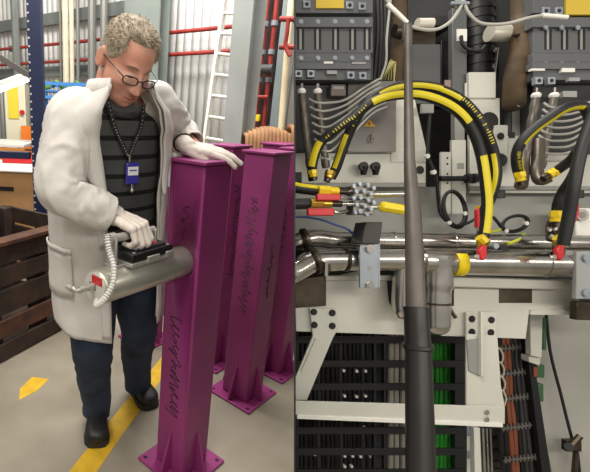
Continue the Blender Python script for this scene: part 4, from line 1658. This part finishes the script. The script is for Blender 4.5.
hose([(290, 186, 1.10), (300, 188.5, 1.10), (320, 191, 1.10)], 5.2, 'black hose with a yellow top stripe entering the upper left valve',
     stripes=((0, 1, (0, .9), .5),))
hose([(290, 204, 1.09), (300, 204, 1.09), (314, 203.5, 1.09)], 5.6, 'plain black hose entering the brass fitting at the left edge', name='black_hose')
# hose end fittings
def collar(x0, y0, x1, y1, z, rp, mat, lab, name='hose_fitting', n=6, rp2=None):
    t = lump(name, lab, 'fitting', x0, y0, z)
    a, b = Q(x0, y0, z), Q(x1, y1, z)
    r = pr(rp, z)
    MB().cyl(a, a.lerp(b, .6), r, n=n).build('hex_nut', mat, t, bevel=.0008)
    MB().cyl(a.lerp(b, .6), b, r * .85, n=18).build('sleeve', mat, t, bevel=.0006)
    MB().cyl(b, b + (b - a) * .5, r * .62, n=14).build('stem', steeld, t)


yfit = M('yellow fitting', (228, 196, 30), .4, .1)
collar(312.5, 170, 313.5, 177, 1.14, 4.6, yfit, 'yellow fitting at the foot of the lower striped hose')
collar(331, 171, 328, 178, 1.16, 5.2, brass, 'brass fitting at the foot of the upper striped hose')
collar(519, 172, 521, 181, 1.14, 5.2, yfit, 'yellow fitting at the foot of the right arched hose')
collar(558, 170, 548, 176, 1.12, 5.2, yfit, 'yellow elbow collar on the short hose branch')
collar(557, 211, 556.5, 222, 1.09, 6.2, yfit, 'yellow collar on top of the right steel valve')
collar(318, 190.5, 338, 191.5, 1.09, 5.2, yfit, 'yellow hex fitting on the upper left valve')
collar(310, 203.5, 331, 203.8, 1.08, 5.0, brass, 'brass hex fitting on the lower left valve')
# dull elbows under the right arch
el = lump('steel_elbow', 'dull steel elbow bent between two yellow fittings at the right', 'fitting', 540, 180, 1.2)
MB().qtube([(538, 140, 1.19), (538, 160, 1.18), (537, 172, 1.17), (540, 180, 1.16), (549, 177, 1.15)], 5.4, 14, 5).build('elbow', M('tarnished steel', (110, 102, 92), .4, .7), el)
el = lump('steel_elbow', 'dull steel stub under the yellow fitting of the right arched hose', 'fitting', 522, 185, 1.2)
MB().qtube([(523, 148, 1.20), (523, 170, 1.19), (522, 180, 1.17), (521, 186, 1.16)], 5.4, 14, 5).build('elbow', MATS['tarnished steel'], el)


# ---- lever valves
def valve(x0, y, x1, lev, lab, z=1.10, body=(350, 372)):
    t = lump('lever_valve', lab, 'valve', x0, y, z)
    MB().cyl(Q(x0, y, z), Q(x1, y, z), pr(2.2, z), n=12).build('stem', steel, t)
    m = MB()
    lx0, lx1, ly, hh = lev
    m.qbox(lx0, ly - hh, lx1, ly + hh, z - .035, .012)
    m.build('red_lever', redp, t, bevel=.0025)
    MB().qtube([(lx1 - 1, ly, z - .03), (lx1 + 6, ly + .6, z - .025), (lx1 + 12, ly - 1, z - .01)], 2.0, 8, 4).build('lever_tang', steel, t)
    return t


valve(336, 191.5, 362, (317, 341, 197.2, 3.3), 'upper left lever valve with a red handle beside the yellow hex fitting')
valve(330, 204, 362, (308, 334.5, 212, 3.6), 'lower left lever valve with a red handle beside the brass fitting', z=1.085)
# valve cluster of bolts
cl = lump('valve_block', 'shiny bolted valve block joining the two left lever valves', 'valve', 360, 218, 1.10)
for (x, y) in ((364, 192), (363.5, 207.5)):
    MB().qbox(x - 10.5, y - 7, x + 10.5, y + 7, 1.085, .04).build('block', M('nickel', (150, 146, 138), .4, .8, .2, 30), cl, bevel=.002)
for i, (x, y) in enumerate(((354, 186), (360, 184), (368, 185), (374, 188), (356.5, 191.5), (364, 191), (371, 194), (354, 198), (361, 197.5), (368.5, 200), (374, 202.5), (357, 204.5), (365, 206), (371, 209), (360, 211), (367, 214.5), (355.5, 212.5))):
    bolt(cl, x, y, 1.082, 1.5, zinc, .012)
MB().cyl(Q(370, 194.5, 1.09), Q(412, 193.8, 1.09), pr(3.2, 1.09), n=12).build('right_pipe', steel, cl)
MB().cyl(Q(370, 207, 1.09), Q(384, 207.5, 1.09), pr(2.4, 1.09), n=12).build('right_stem', steel, cl)
tag(MB().tube([Q(380.5, 206.5, 1.08), Q(382, 206.6, 1.08), Q(404, 210, 1.08), Q(406, 210.2, 1.08)], [pr(3.5, 1.08), pr(5.2, 1.08), pr(5.0, 1.08), pr(4.6, 1.08)], 8).build('yellow_sleeve', yellow, loc=Q(381, 207, 1.08)),
    'bright yellow sleeve on the pipe just left of the pole', 'sleeve')
tag(MB().qtube([(292, 217, 1.13), (305, 217, 1.13), (322, 220, 1.13), (336, 225, 1.13), (348, 229.5, 1.13), (356, 238, 1.16)], 1.1, 8, 6).build('blue_wire', M('blue wire', (52, 84, 146), .5), loc=Q(350, 231, 1.13)),
    'thin blue wire drooping from the left edge onto the steel pipe', 'wire')

# ---- stainless manifold
mf = lump('coolant_manifold', 'large stainless twin pipe manifold crossing the bay behind the pole', 'pipe', 440, 262, 1.17)
up_z, lo_z = 1.20, 1.16
MB().cyl(Q(330, 240, up_z), Q(640, 244, up_z), pr(8.2, up_z), n=28).build('upper_pipe', steel, mf)
MB().cyl(Q(334, 260, lo_z), Q(438, 260, lo_z), pr(10.6, lo_z), n=28).build('lower_left_pipe', steel, mf)
MB().cyl(Q(420, 261, lo_z), Q(640, 265, lo_z), pr(13.2, lo_z), n=32).build('lower_right_pipe', steel, mf)
MB().qtube([(284, 247, 1.17), (300, 241, 1.19), (314, 238, 1.20), (332, 240, 1.20)], 8.8, 24, 6).build('upper_elbow', steel, mf)
MB().qtube([(286, 276, 1.12), (300, 268, 1.135), (314, 261, 1.15), (336, 260, 1.16)], 11.5, 24, 6).build('lower_elbow', steel, mf)
for (a, b, r, z) in (((303, 240), (307, 239), 11.4, 1.185), ((312.5, 261), (317, 259.5), 14.2, 1.148), ((344, 260), (347, 260), 12, 1.158)):
    MB().cyl(Q(a[0], a[1], z), Q(b[0], b[1], z), pr(r, z), n=28).build('clamp_ring', steeld, mf, bevel=.002)
MB().qbox(322, 264, 331, 273, 1.125, .015).build('clamp_nut', steeld, mf, bevel=.003)
MB().cyl(Q(326, 262, 1.118), Q(326, 276, 1.118), pr(2, 1.118), n=8).build('clamp_screw', steel, mf)
# tee going down, and a shorter branch left of the pole
MB().qtube([(437, 255, 1.16), (437, 278, 1.16), (436, 300, 1.16), (436, 316, 1.16), (436, 324, 1.16)], [pr(r, 1.16) for r in [15] * 3 + [14] * 6 + [12.6] * 16], 28, 6).build('tee_branch', steel, mf)
MB().ell(Q(436, 324, 1.16), (pr(12.6, 1.16), pr(12.6, 1.16), pr(11, 1.16)), (RGT, FWD, UP), 28, 16).build('end_dome', steel, mf)
MB().cyl(Q(436, 302, 1.16), Q(436, 304, 1.16), pr(13.1, 1.16), n=28).build('weld_ring', steeld, mf)
MB().qtube([(404, 262, 1.165), (403, 282, 1.165), (402, 302, 1.165), (403, 312, 1.165), (407, 318, 1.165)], [pr(r, 1.165) for r in [9.5] * 17 + [9, 8, 7.4, 5, 3, 2, 1.4, 1]], 22, 6).build('short_branch', steel, mf)
for (x0, x1, y, r, z) in ((392, 394, 240.5, 8.8, up_z), (352, 356, 240.3, 8.9, up_z), (452, 454, 241.5, 9, up_z), (556, 559, 243, 9.4, up_z), (541, 544, 263.4, 14, lo_z)):
    MB().cyl(Q(x0, y, z), Q(x1, y, z), pr(r, z), n=28).build('weld_ring', steel, mf)
# yellow tag wrapped on the pipe
tg = MB()
P = []
for k in range(9):
    a = -1.5 + 2.4 * k / 8
    for xx in (0, 1):
        pass
c0, c1 = Q(449, 261.8, lo_z), Q(459.5, 262.2, lo_z)
rows = []
rT = pr(13.5, lo_z)
for k in range(10):
    a = math.radians(40 - 130 * k / 9)
    off = (UP * math.sin(a) - FWD * math.cos(a)) * rT
    sh = RGT * (.006 * k / 9)
    rows.append([c0 + off + sh, c1 + off + sh])
o = tg.loft(rows, caps=False, closed=False).build('yellow_tag', yellow, loc=c0)
solidify(o, .001, 1)
tag(o, 'yellow paper tag stuck round the lower steel pipe right of the pole', 'tag')

# valves standing on the manifold: red levers
def top_valve(x, y, lab, h_=16):
    z = 1.10
    t = lump('lever_valve', lab, 'valve', x, y + 18, z)
    MB().tube([Q(x, y - h_, z), Q(x - .5, y - 2, z + .02), Q(x - 1, y + 12, z + .05)], [pr(4.4, z), pr(5, z), pr(5, z)], 14).build('valve_body', steeld, t)
    MB().tube([Q(x - 4, y - 2, z - .01), Q(x + 5, y - 2, z - .01)], pr(4.2, z), 6).build('hex_nut', brass, t)
    MB().qpoly([(x - 2.5, y + 5), (x + 1, y + 0), (x + 5.5, y + 1), (x + 5.5, y + 11), (x + 2, y + 16), (x - 2, y + 14)], z - .028, .012).build('red_lever', redp, t, bevel=.003)
    bolt(t, x - 4, y + 12, z - .02, 2.2, steel, .006)
    bolt(t, x + 6, y - 4, z - .01, 2.0, steel, .006)
    MB().tube([Q(x - 2.5, y - 8, z - .018), Q(x + 2.5, y - 3, z - .018)], pr(4.4, z), 8).build('yellow_cap', yfit, t)


top_valve(482, 245, 'red lever valve on the steel pipe under the yellow striped hose')
top_valve(559.5, 245, 'red lever valve on the steel pipe under the plain black hose at the right')
lv = lump('lever_valve', 'steel valve body under the yellow collar with a slim red lever, far right', 'valve', 556, 235, 1.12)
MB().tube([Q(556.5, 221, 1.12), Q(556, 226, 1.12), Q(556, 240, 1.13)], [pr(7, 1.12), pr(8, 1.12), pr(8, 1.13)], 8).build('valve_body', steeld, lv, bevel=.001)
for x, y in ((550, 229), (556, 229), (562, 229), (552, 237), (560, 237)):
    bolt(lv, x, y, 1.105, 1.8, steel, .006)
MB().qpoly([(573.5, 222), (577, 204), (580, 203), (579.5, 214), (576.5, 222)], 1.04, .01).build('red_lever', redp, lv, bevel=.002)
rl = lump('lever_valve', 'slim red lever valve behind the yellow striped hose on the right', 'valve', 480, 222, 1.15)
MB().qpoly([(477, 228), (476.5, 210), (480, 208), (481, 228)], 1.13, .01).build('red_lever', redp, rl, bevel=.002)
MB().tube([Q(480, 206, 1.15), Q(480, 214, 1.15)], pr(4, 1.15), 8).build('yellow_cap', yfit, rl)
MB().tube([Q(480, 213, 1.16), Q(480, 236, 1.17)], pr(3, 1.15), 8).build('stem', steeld, rl)

# wire loops
def ring(cx, cy, rx, ry, z, rp, tilt, turns, lab, mat=blackr, extra=()):
    t = lump('wire_loop', lab, 'wire', cx, cy + ry, z)
    P = []
    for k in range(28 * turns + 1):
        a = 2 * PI * k / 28
        x, y = rx * math.cos(a), ry * math.sin(a)
        dr = 1 + .06 * math.sin(a * .5 + 1)
        P.append(Q(cx + (x * math.cos(tilt) - y * math.sin(tilt)) * dr, cy + (x * math.sin(tilt) + y * math.cos(tilt)) * dr, z + .004 * math.sin(a * 1.5)))
    MB().tube(P, pr(rp, z), 8).build('coil', mat, t)
    for e in extra:
        MB().qtube(e[0], e[1], 8, 6).build('tail', e[2], t)
    for a in (.4, 2.4):
        x, y = rx * math.cos(a), ry * math.sin(a)
        MB().qcyl(cx + x * math.cos(tilt) - y * math.sin(tilt), cy + x * math.sin(tilt) + y * math.cos(tilt), z - .008, 2.1, .012, 8).build('cable_tie', white, t)


ygw = M('yellow green wire', (190, 196, 60), .5)
ring(454.5, 209, 10.5, 18, 1.22, 1.7, -.25, 2, 'black wire coiled in a tall loop on the perforated bracket',
     extra=(([(460, 226, 1.22), (470, 222, 1.21), (476, 218, 1.21)], 1.5, blackr),))
ring(515, 223.5, 13, 7.5, 1.20, 1.5, -.25, 2, 'black and yellow wire coiled in a flat loop above the steel pipe',
     extra=(([(502, 228, 1.2), (494, 218, 1.2), (488, 216, 1.2)], 1.5, blackr), ([(524, 234, 1.2), (518, 240, 1.18), (508, 244, 1.17)], 1.6, ygw), ([(503, 228, 1.2), (496, 231, 1.2), (488, 232, 1.2)], 1.4, ygw)))
MBx = lump('pipe_clip', 'small black clip on the upper steel pipe below the flat wire loop', 'clip', 505, 250, 1.17)
MB().qbox(501, 246.5, 510, 253, 1.155, .02).build('clip', blackp, MBx, bevel=.002)
MB().qcyl(496.5, 246, 1.155, 3, .02, 8).build('stud', zinc, MBx)
# white pump at right edge
wp = lump('pump_head', 'white pump head with a round cover at the right edge', 'pump', 585, 235, 1.2)
MB().qbox(576, 208, 640, 238, 1.22, .05).build('body', white, wp, bevel=.003)
MB().qcyl(583, 215, 1.212, 6, .01, 24).build('round_cover', M('warm grey', (176, 170, 164), .5), wp)
MB().qcyl(583, 215, 1.2105, 3.2, .006, 20).build('hub', M('warm grey hub', (140, 134, 128), .5), wp)
o = MB().qpoly([(565, 238), (640, 238), (640, 252), (572, 252)], 1.235, .03).build('pump_base', mgrey, wp)

# top sagging wire with white sleeves
gw = lump('sagging_wire', 'pale grey wire sagging across the top between two white sleeves', 'wire', 464, 3, 1.05)
MB().qtube([(378, -14, 1.06), (388, 2, 1.06), (406, 23, 1.06), (420, 29, 1.06), (436, 29.5, 1.06), (450, 22, 1.06), (459, 10, 1.06), (463, 1, 1.06)], 1.6, 10, 8).build('wire', M('pale grey wire', (176, 174, 166), .5), gw)
MB().qtube([(464, 2, 1.06), (468, 12, 1.06), (478, 22, 1.06), (492, 24.5, 1.06), (510, 23, 1.06), (530, 17.5, 1.06), (545, 15.5, 1.06), (556, 16, 1.06)], 1.6, 10, 8).build('wire', MATS['pale grey wire'], gw)
MB().qtube([(387, 4, 1.06), (397, 13, 1.06), (407, 23, 1.06)], 2.4, 10, 4).build('white_sleeve', white, gw)
MB().qtube([(542, 15.5, 1.06), (556, 16.5, 1.06), (567, 17.5, 1.06)], 2.3, 10, 4).build('white_sleeve', white, gw)
MB().qbox(452, 1, 470, 4, 1.055, .008).build('tie', zinc, gw, bevel=.001)
MB().qbox(456, -10, 466, 8, 1.065, .006).build('hanger_strap', mgrey, gw, bevel=.001)

# ---- pole
pole = lump('support_pole', 'long dark grey pole in front of everything, black sleeve on its lower half', 'pole', 420, 480, .80)
polem = M('grey brushed pole', (104, 98, 92), .5, .3, .25, 10)
pz = [(408, 26, 1.06, 3.7), (408.5, 100, 1.02, 4.0), (409.5, 160, .985, 5.0), (413, 215, .95, 7.4), (415, 270, .92, 8.6), (416, 312, .90, 9.2)]
MB().tube([Q(x, y, z) for x, y, z, r in pz], [pr(r, z) for x, y, z, r in pz], 20).build('upper_tube', polem, pole)
MB().qbox(404, 22, 412, 40, 1.055, .01).build('top_lug', polem, pole, bevel=.002)
slv = M('black pole sleeve', (40, 38, 36), .4, .2, .2, 10)
pz = [(416, 309, .895, 11), (417, 330, .885, 11.3), (418, 346, .88, 11.6), (421, 480, .80, 13.6)]
MB().tube([Q(x, y, z) for x, y, z, r in pz], [pr(r, z) for x, y, z, r in pz], 24).build('black_sleeve', slv, pole)
MB().tube([Q(418, 344, .88), Q(418, 347, .88), Q(418.1, 349, .88)], [pr(13.3, .88), pr(14, .88), pr(13.0, .88)], 28).build('clamp_collar', blackp, pole)
MB().tube([Q(415.9, 307, .897), Q(416, 310.5, .896)], pr(11.6, .896), 24).build('sleeve_lip', blackp, pole)

# ---- brackets below the manifold
z = 1.215
pb = lump('bracket_plate', 'pale bracket plate with four black bolts left of the pole', 'bracket', 370, 335, z)
MB().qpoly([(326, 279), (360, 271), (387, 279), (389, 302), (398, 318), (418, 322), (418, 335.5), (296, 331.5), (295.5, 306), (326, 306)], z, .012).build('plate', lgrey, pb, bevel=.0015)
MB().qbox(326, 276, 395, 280.5, z - .012, .03).build('top_flange', lgrey, pb, bevel=.0015)
MB().qpoly([(295.6, 279), (326, 276), (326, 306), (295.6, 308)], z - .004, .02).build('steel_pad', steeld, pb, bevel=.001)
for (x, y) in ((314, 312), (332.5, 313), (314.5, 325), (332.5, 326)):
    bolt(pb, x, y, z - .012, 2.3, blackp, .006)
st = lump('angle_strut', 'pale angle strut sloping down left from the bracket plate with four bolts', 'bracket', 310, 390, 1.20)
MB().qpoly([(310, 308), (337, 309), (337, 331), (333, 338), (307, 400), (295.6, 400), (295.6, 377), (313, 336)], z - .012, .008).build('face', lgrey, st, bevel=.001)
MB().qpoly([(316, 338), (319, 338), (304, 372), (301, 372)], z - .016, .006).build('rib', lgrey, st, bevel=.001)
zb_ = lump('zinc_clamp', 'blue grey zinc strap clamping the twin pipes left of the pole', 'clamp', 369, 288, 1.1)
MB().qbox(360, 243, 378.5, 288, 1.115, .008).build('strap', zinc, zb_, bevel=.001)
MB().qbox(378.5, 243, 380, 287, 1.116, .05).build('strap_side', zinc, zb_)
for y in (249, 286):
    bolt(zb_, 370, y - (0 if y < 260 else 1), 1.115, 3.2, steel, .008)
MB().qcyl(369.5, 268, 1.1145, 2, .002, 10).build('rivet', steel, zb_)
MB().qpoly([(366, 222), (383, 222), (380, 244), (361, 244)], 1.10, .06).build('clamp_block', M('black clamp block', (62, 60, 56), .5), zb_, bevel=.003)
# right plate
rp_ = lump('bracket_plate', 'pale bracket plate with a dark slot right of the pole', 'bracket', 500, 340, z)
MB().qpoly([(450, 278), (572, 280), (580, 284), (580, 315), (529, 314), (526, 339), (441, 336), (450, 322)], z, .012).build('plate', lgrey, rp_, bevel=.0015)
MB().qpoly([(449, 276), (571, 281), (573, 290), (450, 287)], z - .025, .03).build('top_flange', lgrey, rp_, bevel=.003)
MB().qbox(499, 289, 532, 303, z - .0005, .004).build('dark_slot', steeld, rp_)
MB().qbox(531, 310, 574, 315, z - .006, .012).build('lower_flange', lgrey, rp_, bevel=.001)
MB().qbox(449, 286, 454, 306, z - .002, .004).build('edge_slot', blackp, rp_)
MB().qtube([(448, 303, z - .01), (451, 310, z - .015), (456, 318, z - .02)], 1.8, 8, 4).build('stop_screw', steeld, rp_)
for (x, y) in ((472, 319), (491.5, 320), (472, 332), (491, 332.5)):
    bolt(rp_, x, y, z - .014, 2.4, blackp, .006)
rc_ = lump('corner_bracket', 'mid grey corner bracket with two bolts at the right edge of the steel pipe', 'bracket', 585, 300, 1.15)
MB().qpoly([(577, 252), (640, 250), (640, 300), (576, 299)], 1.12, .012).build('plate', M('cool grey paint', (158, 160, 160), .5), rc_, bevel=.002)
MB().qpoly([(577, 302), (640, 302), (640, 322), (576, 320)], 1.16, .02).build('brown_pad', steeld, rc_, bevel=.002)
for y in (258, 293):
    bolt(rc_, 587, y, 1.12, 3.4, zinc, .008)
# white step frame
fr_ = lump('step_frame', 'pale bent frame bar crossing in front of the dark cable tray', 'frame', 440, 425, 1.12)
MB().qpoly([(295.6, 401), (505, 407), (505, 424), (295.6, 415)], 1.165, .006).build('bar_face', lgrey, fr_, bevel=.001)
MB().qpoly([(297, 415), (503, 423.5), (503, 427.5), (297, 419)], 1.160, .03).build('bar_lip', M('bright white paint', (232, 231, 222), .4), fr_, bevel=.001)
MB().qpoly([(466.5, 334), (497.5, 336), (501, 385), (504.5, 404), (505, 420), (502, 425), (466.5, 422)], 1.18, .006).build('leg', lgrey, fr_, bevel=.001)
MB().qpoly([(467, 340), (484, 338), (484, 376), (480, 376), (469, 371)], 1.176, .004).build('leg_web', mgrey, fr_, bevel=.001)
MB().qpoly([(481, 312), (484, 312), (484, 376), (481, 376)], 1.166, .012).build('leg_rib', lgrey, fr_, bevel=.001)
MB().qpoly([(466.5, 312), (497, 312), (497, 340), (466.5, 340)], 1.199, .006).build('leg_pad', lgrey, fr_, bevel=.001)
for y in (412.5, 419.5):
    bolt(fr_, 487, y, 1.164, 1.8, steel, .004)

# ---- dark cable tray with cables behind slats
trz = 1.36
tray = lump('cable_tray', 'black slatted cable tray behind the pale frame bar', 'tray', 380, 470, trz)
tm = M('black tray', (19, 19, 21), .5)
ys = [340, 364, 387, 410, 431, 452, 473]
for y in ys:
    MB().qbox(295.6, y - 3.4, 466, y + 3.4, trz, .008).build('slat', tm, tray, bevel=.001)
for a, b in ((295.6, 299), (455, 467)):
    MB().qbox(a, 334, b, 478, trz + .004, .02).build('side_rail', tm, tray, bevel=.001)
for a in (374, 384):
    MB().qbox(a, 334, a + 2.2, 478, trz + .004, .015).build('inner_rail', tm, tray)
rnd = random.Random(11)


def vcable(x0, x1, rp, z, mat, lab, g, wob=.6, y0=330, y1=478):
    P = [Q(x0 + (x1 - x0) * k / 6 + rnd.uniform(-wob, wob), y0 + (y1 - y0) * k / 6, z + rnd.uniform(-.003, .003)) for k in range(7)]
    o = MB().tube(spl(P, 3), pr(rp, z), 8).build('cable', mat, loc=P[-1])
    tag(o, lab, 'cable', g)


blk = M('black cable jacket', (15, 15, 17), .4)
grc = M('grey cable jacket', (142, 138, 128), .45)
grn = M('green cable jacket', (40, 128, 38), .4)
blu = M('blue cable jacket', (46, 66, 140), .45)
brc = M('brown cable jacket', (128, 72, 48), .5)
for i in range(16):
    vcable(301 + i * 4.4, 301 + i * 4.4, 2.0, 1.40, blk if i % 5 != 4 else M('slate cable jacket', (48, 48, 50), .4), 'dark cable behind the tray slats, %s of sixteen' % nth(i), 'dark cables in the slatted tray')
vcable(373.5, 373, 1.8, 1.40, blu, 'blue cable behind the slats of the black tray', None)
for i, x in enumerate((390.5, 396.0, 403)):
    vcable(x, x, 2.6, 1.395, grc, ['left', 'middle', 'right'][i] + ' thick grey cable of the three behind the slats, left of the pole', None, .3)
for i in range(6):
    vcable(432 + i * 4.4, 432 + i * 4.3, 2.1, 1.40, grn, 'bright green cable behind the tray slats, %s of six' % nth(i), 'green cables in the slatted tray', .8)
for i, (x, y) in enumerate(((344, 371), (357, 371.5), (366, 371.5), (345, 396.5), (357, 397), (366, 396.5), (365, 428), (315, 455), (345, 456.5), (353, 456.5), (361, 457), (371, 457), (345, 467), (352, 467))):
    MB().qbox(x - 1.2, y - 1.2, x + 1.2, y + 1.0, 1.385, .012).build('cable_tie', white, tray)

# ---- second bundle with combs, lower right
cmz = 1.36
for i in range(9):
    m = (blk, blk, brc, brc, blk, M('slate cable jacket', (66, 66, 68), .4), MATS['slate cable jacket'], blk, MATS['slate cable jacket'])[i]
    lab_ = {2: 'left brown cable in the comb clipped bundle at lower right', 3: 'right brown cable in the comb clipped bundle at lower right'}.get(i, 'dark cable in the comb clipped bundle at lower right, %s of nine' % nth(i))
    vcable(494 + i * 3.9, 504 + i * 4.6, 2.4, cmz, m, lab_, None if i in (2, 3) else 'dark cables in the lower right bundle', .5)
cb_ = lump('cable_comb', 'grey cable combs holding the lower right cable bundle', 'comb', 515, 470, cmz)
for i, y in enumerate((349, 374, 399, 428, 460)):
    x = 495 + (y - 330) * .07
    m = MB()
    m.qpoly([(x, y), (x + 33, y - 4), (x + 33, y - 2), (x, y + 2)], cmz - .013, .004)
    for k in range(9):
        xx = x + 2 + k * 3.7
        m.qbox(xx - .7, y - 3 - k * .4, xx + .7, y + 3.5 - k * .4, cmz - .014, .004)
    m.build('comb', M('dull comb', (96, 92, 88), .5), cb_)
for i in range(4):
    o = MB().qtube([(494 + i, 352 + i * 14, 1.345), (499 + i, 348 + i * 14, 1.335), (503 + i, 356 + i * 14, 1.34), (501 + i, 364 + i * 14, 1.35)], .9, 8, 5).build('pale_tail', M('pale wire end', (204, 196, 176), .5), loc=Q(496 + i, 352 + i * 14, 1.34))
    tag(o, 'short pale wire tail over the brown cables, %s' % ('topmost of four', 'second from the top', 'third from the top', 'lowest of four')[i], 'wire', 'pale wire tails on the brown cables')
o = MB().qpoly([(525, 332), (530, 332), (552, 478), (543, 478)], 1.33, .02).build('black_rail', tm, loc=Q(545, 470, 1.33), bevel=.001)
tag(o, 'thin black rail edging the comb clipped cable bundle', 'rail')

# pale panels at lower right
pn = M('pale side panel', (176, 174, 166), .5, 0, .1, 3)
sp_ = lump('side_panel', 'big pale panel with a black conduit at the lower right corner', 'panel', 570, 470, 1.34)
MB().qpoly([(541, 312), (660, 300), (660, 478), (553, 478), (536, 390)], 1.38, .01).build('sheet', pn, sp_)
MB().qtube([(545, 300, 1.36), (550, 350, 1.355), (561, 395, 1.35), (571, 435, 1.345), (577, 452, 1.34), (580, 478, 1.34)], 1.3, 8, 5).build('conduit', blackr, sp_)
MB().qbox(567, 441, 582, 452, 1.33, .02).build('conduit_clamp', steeld, sp_, bevel=.002)
MB().tube([Q(571, 446, 1.32), Q(580, 436, 1.32)], pr(3, 1.32), 8).build('clamp_arm', steeld, sp_)
MB().cyl(Q(569, 447, 1.315), Q(569, 447, 1.345), pr(4, 1.32), n=10).build('clamp_knob', blackp, sp_)
MB().tube([Q(576, 452, 1.33), Q(574, 478, 1.33)], pr(2.5, 1.33), 8).build('clamp_leg', steeld, sp_)
bk_ = lump('box_bracket', 'pale box bracket hanging under the right bracket plate', 'bracket', 535, 352, 1.30)
MB().qpoly([(530, 315), (543, 315), (542, 358), (531, 356)], 1.30, .02).build('face', lgrey, bk_, bevel=.002)
MB().qpoly([(529, 356), (541, 358), (540, 366), (529, 362)], 1.31, .03).build('lower_lip', lgrey, bk_, bevel=.002)
gp = lump('green_connector', 'dark green connector with a brown band beside the box bracket', 'connector', 541, 375, 1.32)
MB().qbox(537, 365, 545, 378, 1.33, .02).build('body', M('dark green plastic', (52, 92, 58), .5), gp, bevel=.003)
MB().qbox(534, 367, 538, 377, 1.325, .02).build('band', brc, gp, bevel=.001)
MB().qbox(538, 384, 544, 402, 1.335, .02).build('lower_body', M('dark green plastic', (52, 92, 58), .5), gp, bevel=.003)
MB().qbox(543, 318, 547, 350, 1.335, .02).build('upper_body', M('dark green plastic', (52, 92, 58), .5), gp, bevel=.003)
# bluish louvres and white frames under the step frame
lv_ = lump('louvre_panel', 'pale blue grey louvred panel seen left of the frame leg', 'panel', 465, 470, 1.44)
MB().qbox(460, 334, 482, 478, 1.45, .01).build('sheet', M('blue grey sheet', (186, 194, 204), .5), lv_)
for i in range(18):
    MB().qbox(460, 336 + i * 5.0, 480, 338.4 + i * 5.0, 1.44, .006).build('slat', M('blue grey slat', (160, 168, 178), .5), lv_)
wf = lump('support_stand', 'white painted stand under the pale frame leg', 'stand', 480, 470, 1.40)
MB().qpoly([(474, 428), (480, 428), (482, 478), (475, 478)], 1.36, .02).build('upright', M('bright white paint', (232, 231, 222), .4), wf, bevel=.001)
MB().qbox(458, 437, 476, 451, 1.43, .008).build('panel', M('bright white paint', (232, 231, 222), .4), wf)
MB().qbox(458, 459, 477, 480, 1.43, .008).build('panel', M('bright white paint', (232, 231, 222), .4), wf)
dg_ = lump('grey_duct', 'grey ducting with bright edges behind the white frame', 'duct', 492, 470, 1.40)
MB().qbox(481, 428, 508, 478, 1.42, .01).build('sheet', M('slate duct', (104, 106, 104), .4, .3), dg_)
for i, x in enumerate((483, 486.5, 490)):
    MB().qtube([(x, 428, 1.40), (x + 2, 478, 1.40)], 1.0, 8, 2).build('edge_tube', steel, dg_)
for y in (436, 448, 460, 469):
    MB().qbox(492, y, 505, y + 3, 1.405, .006).build('cross_bar', steeld, dg_)
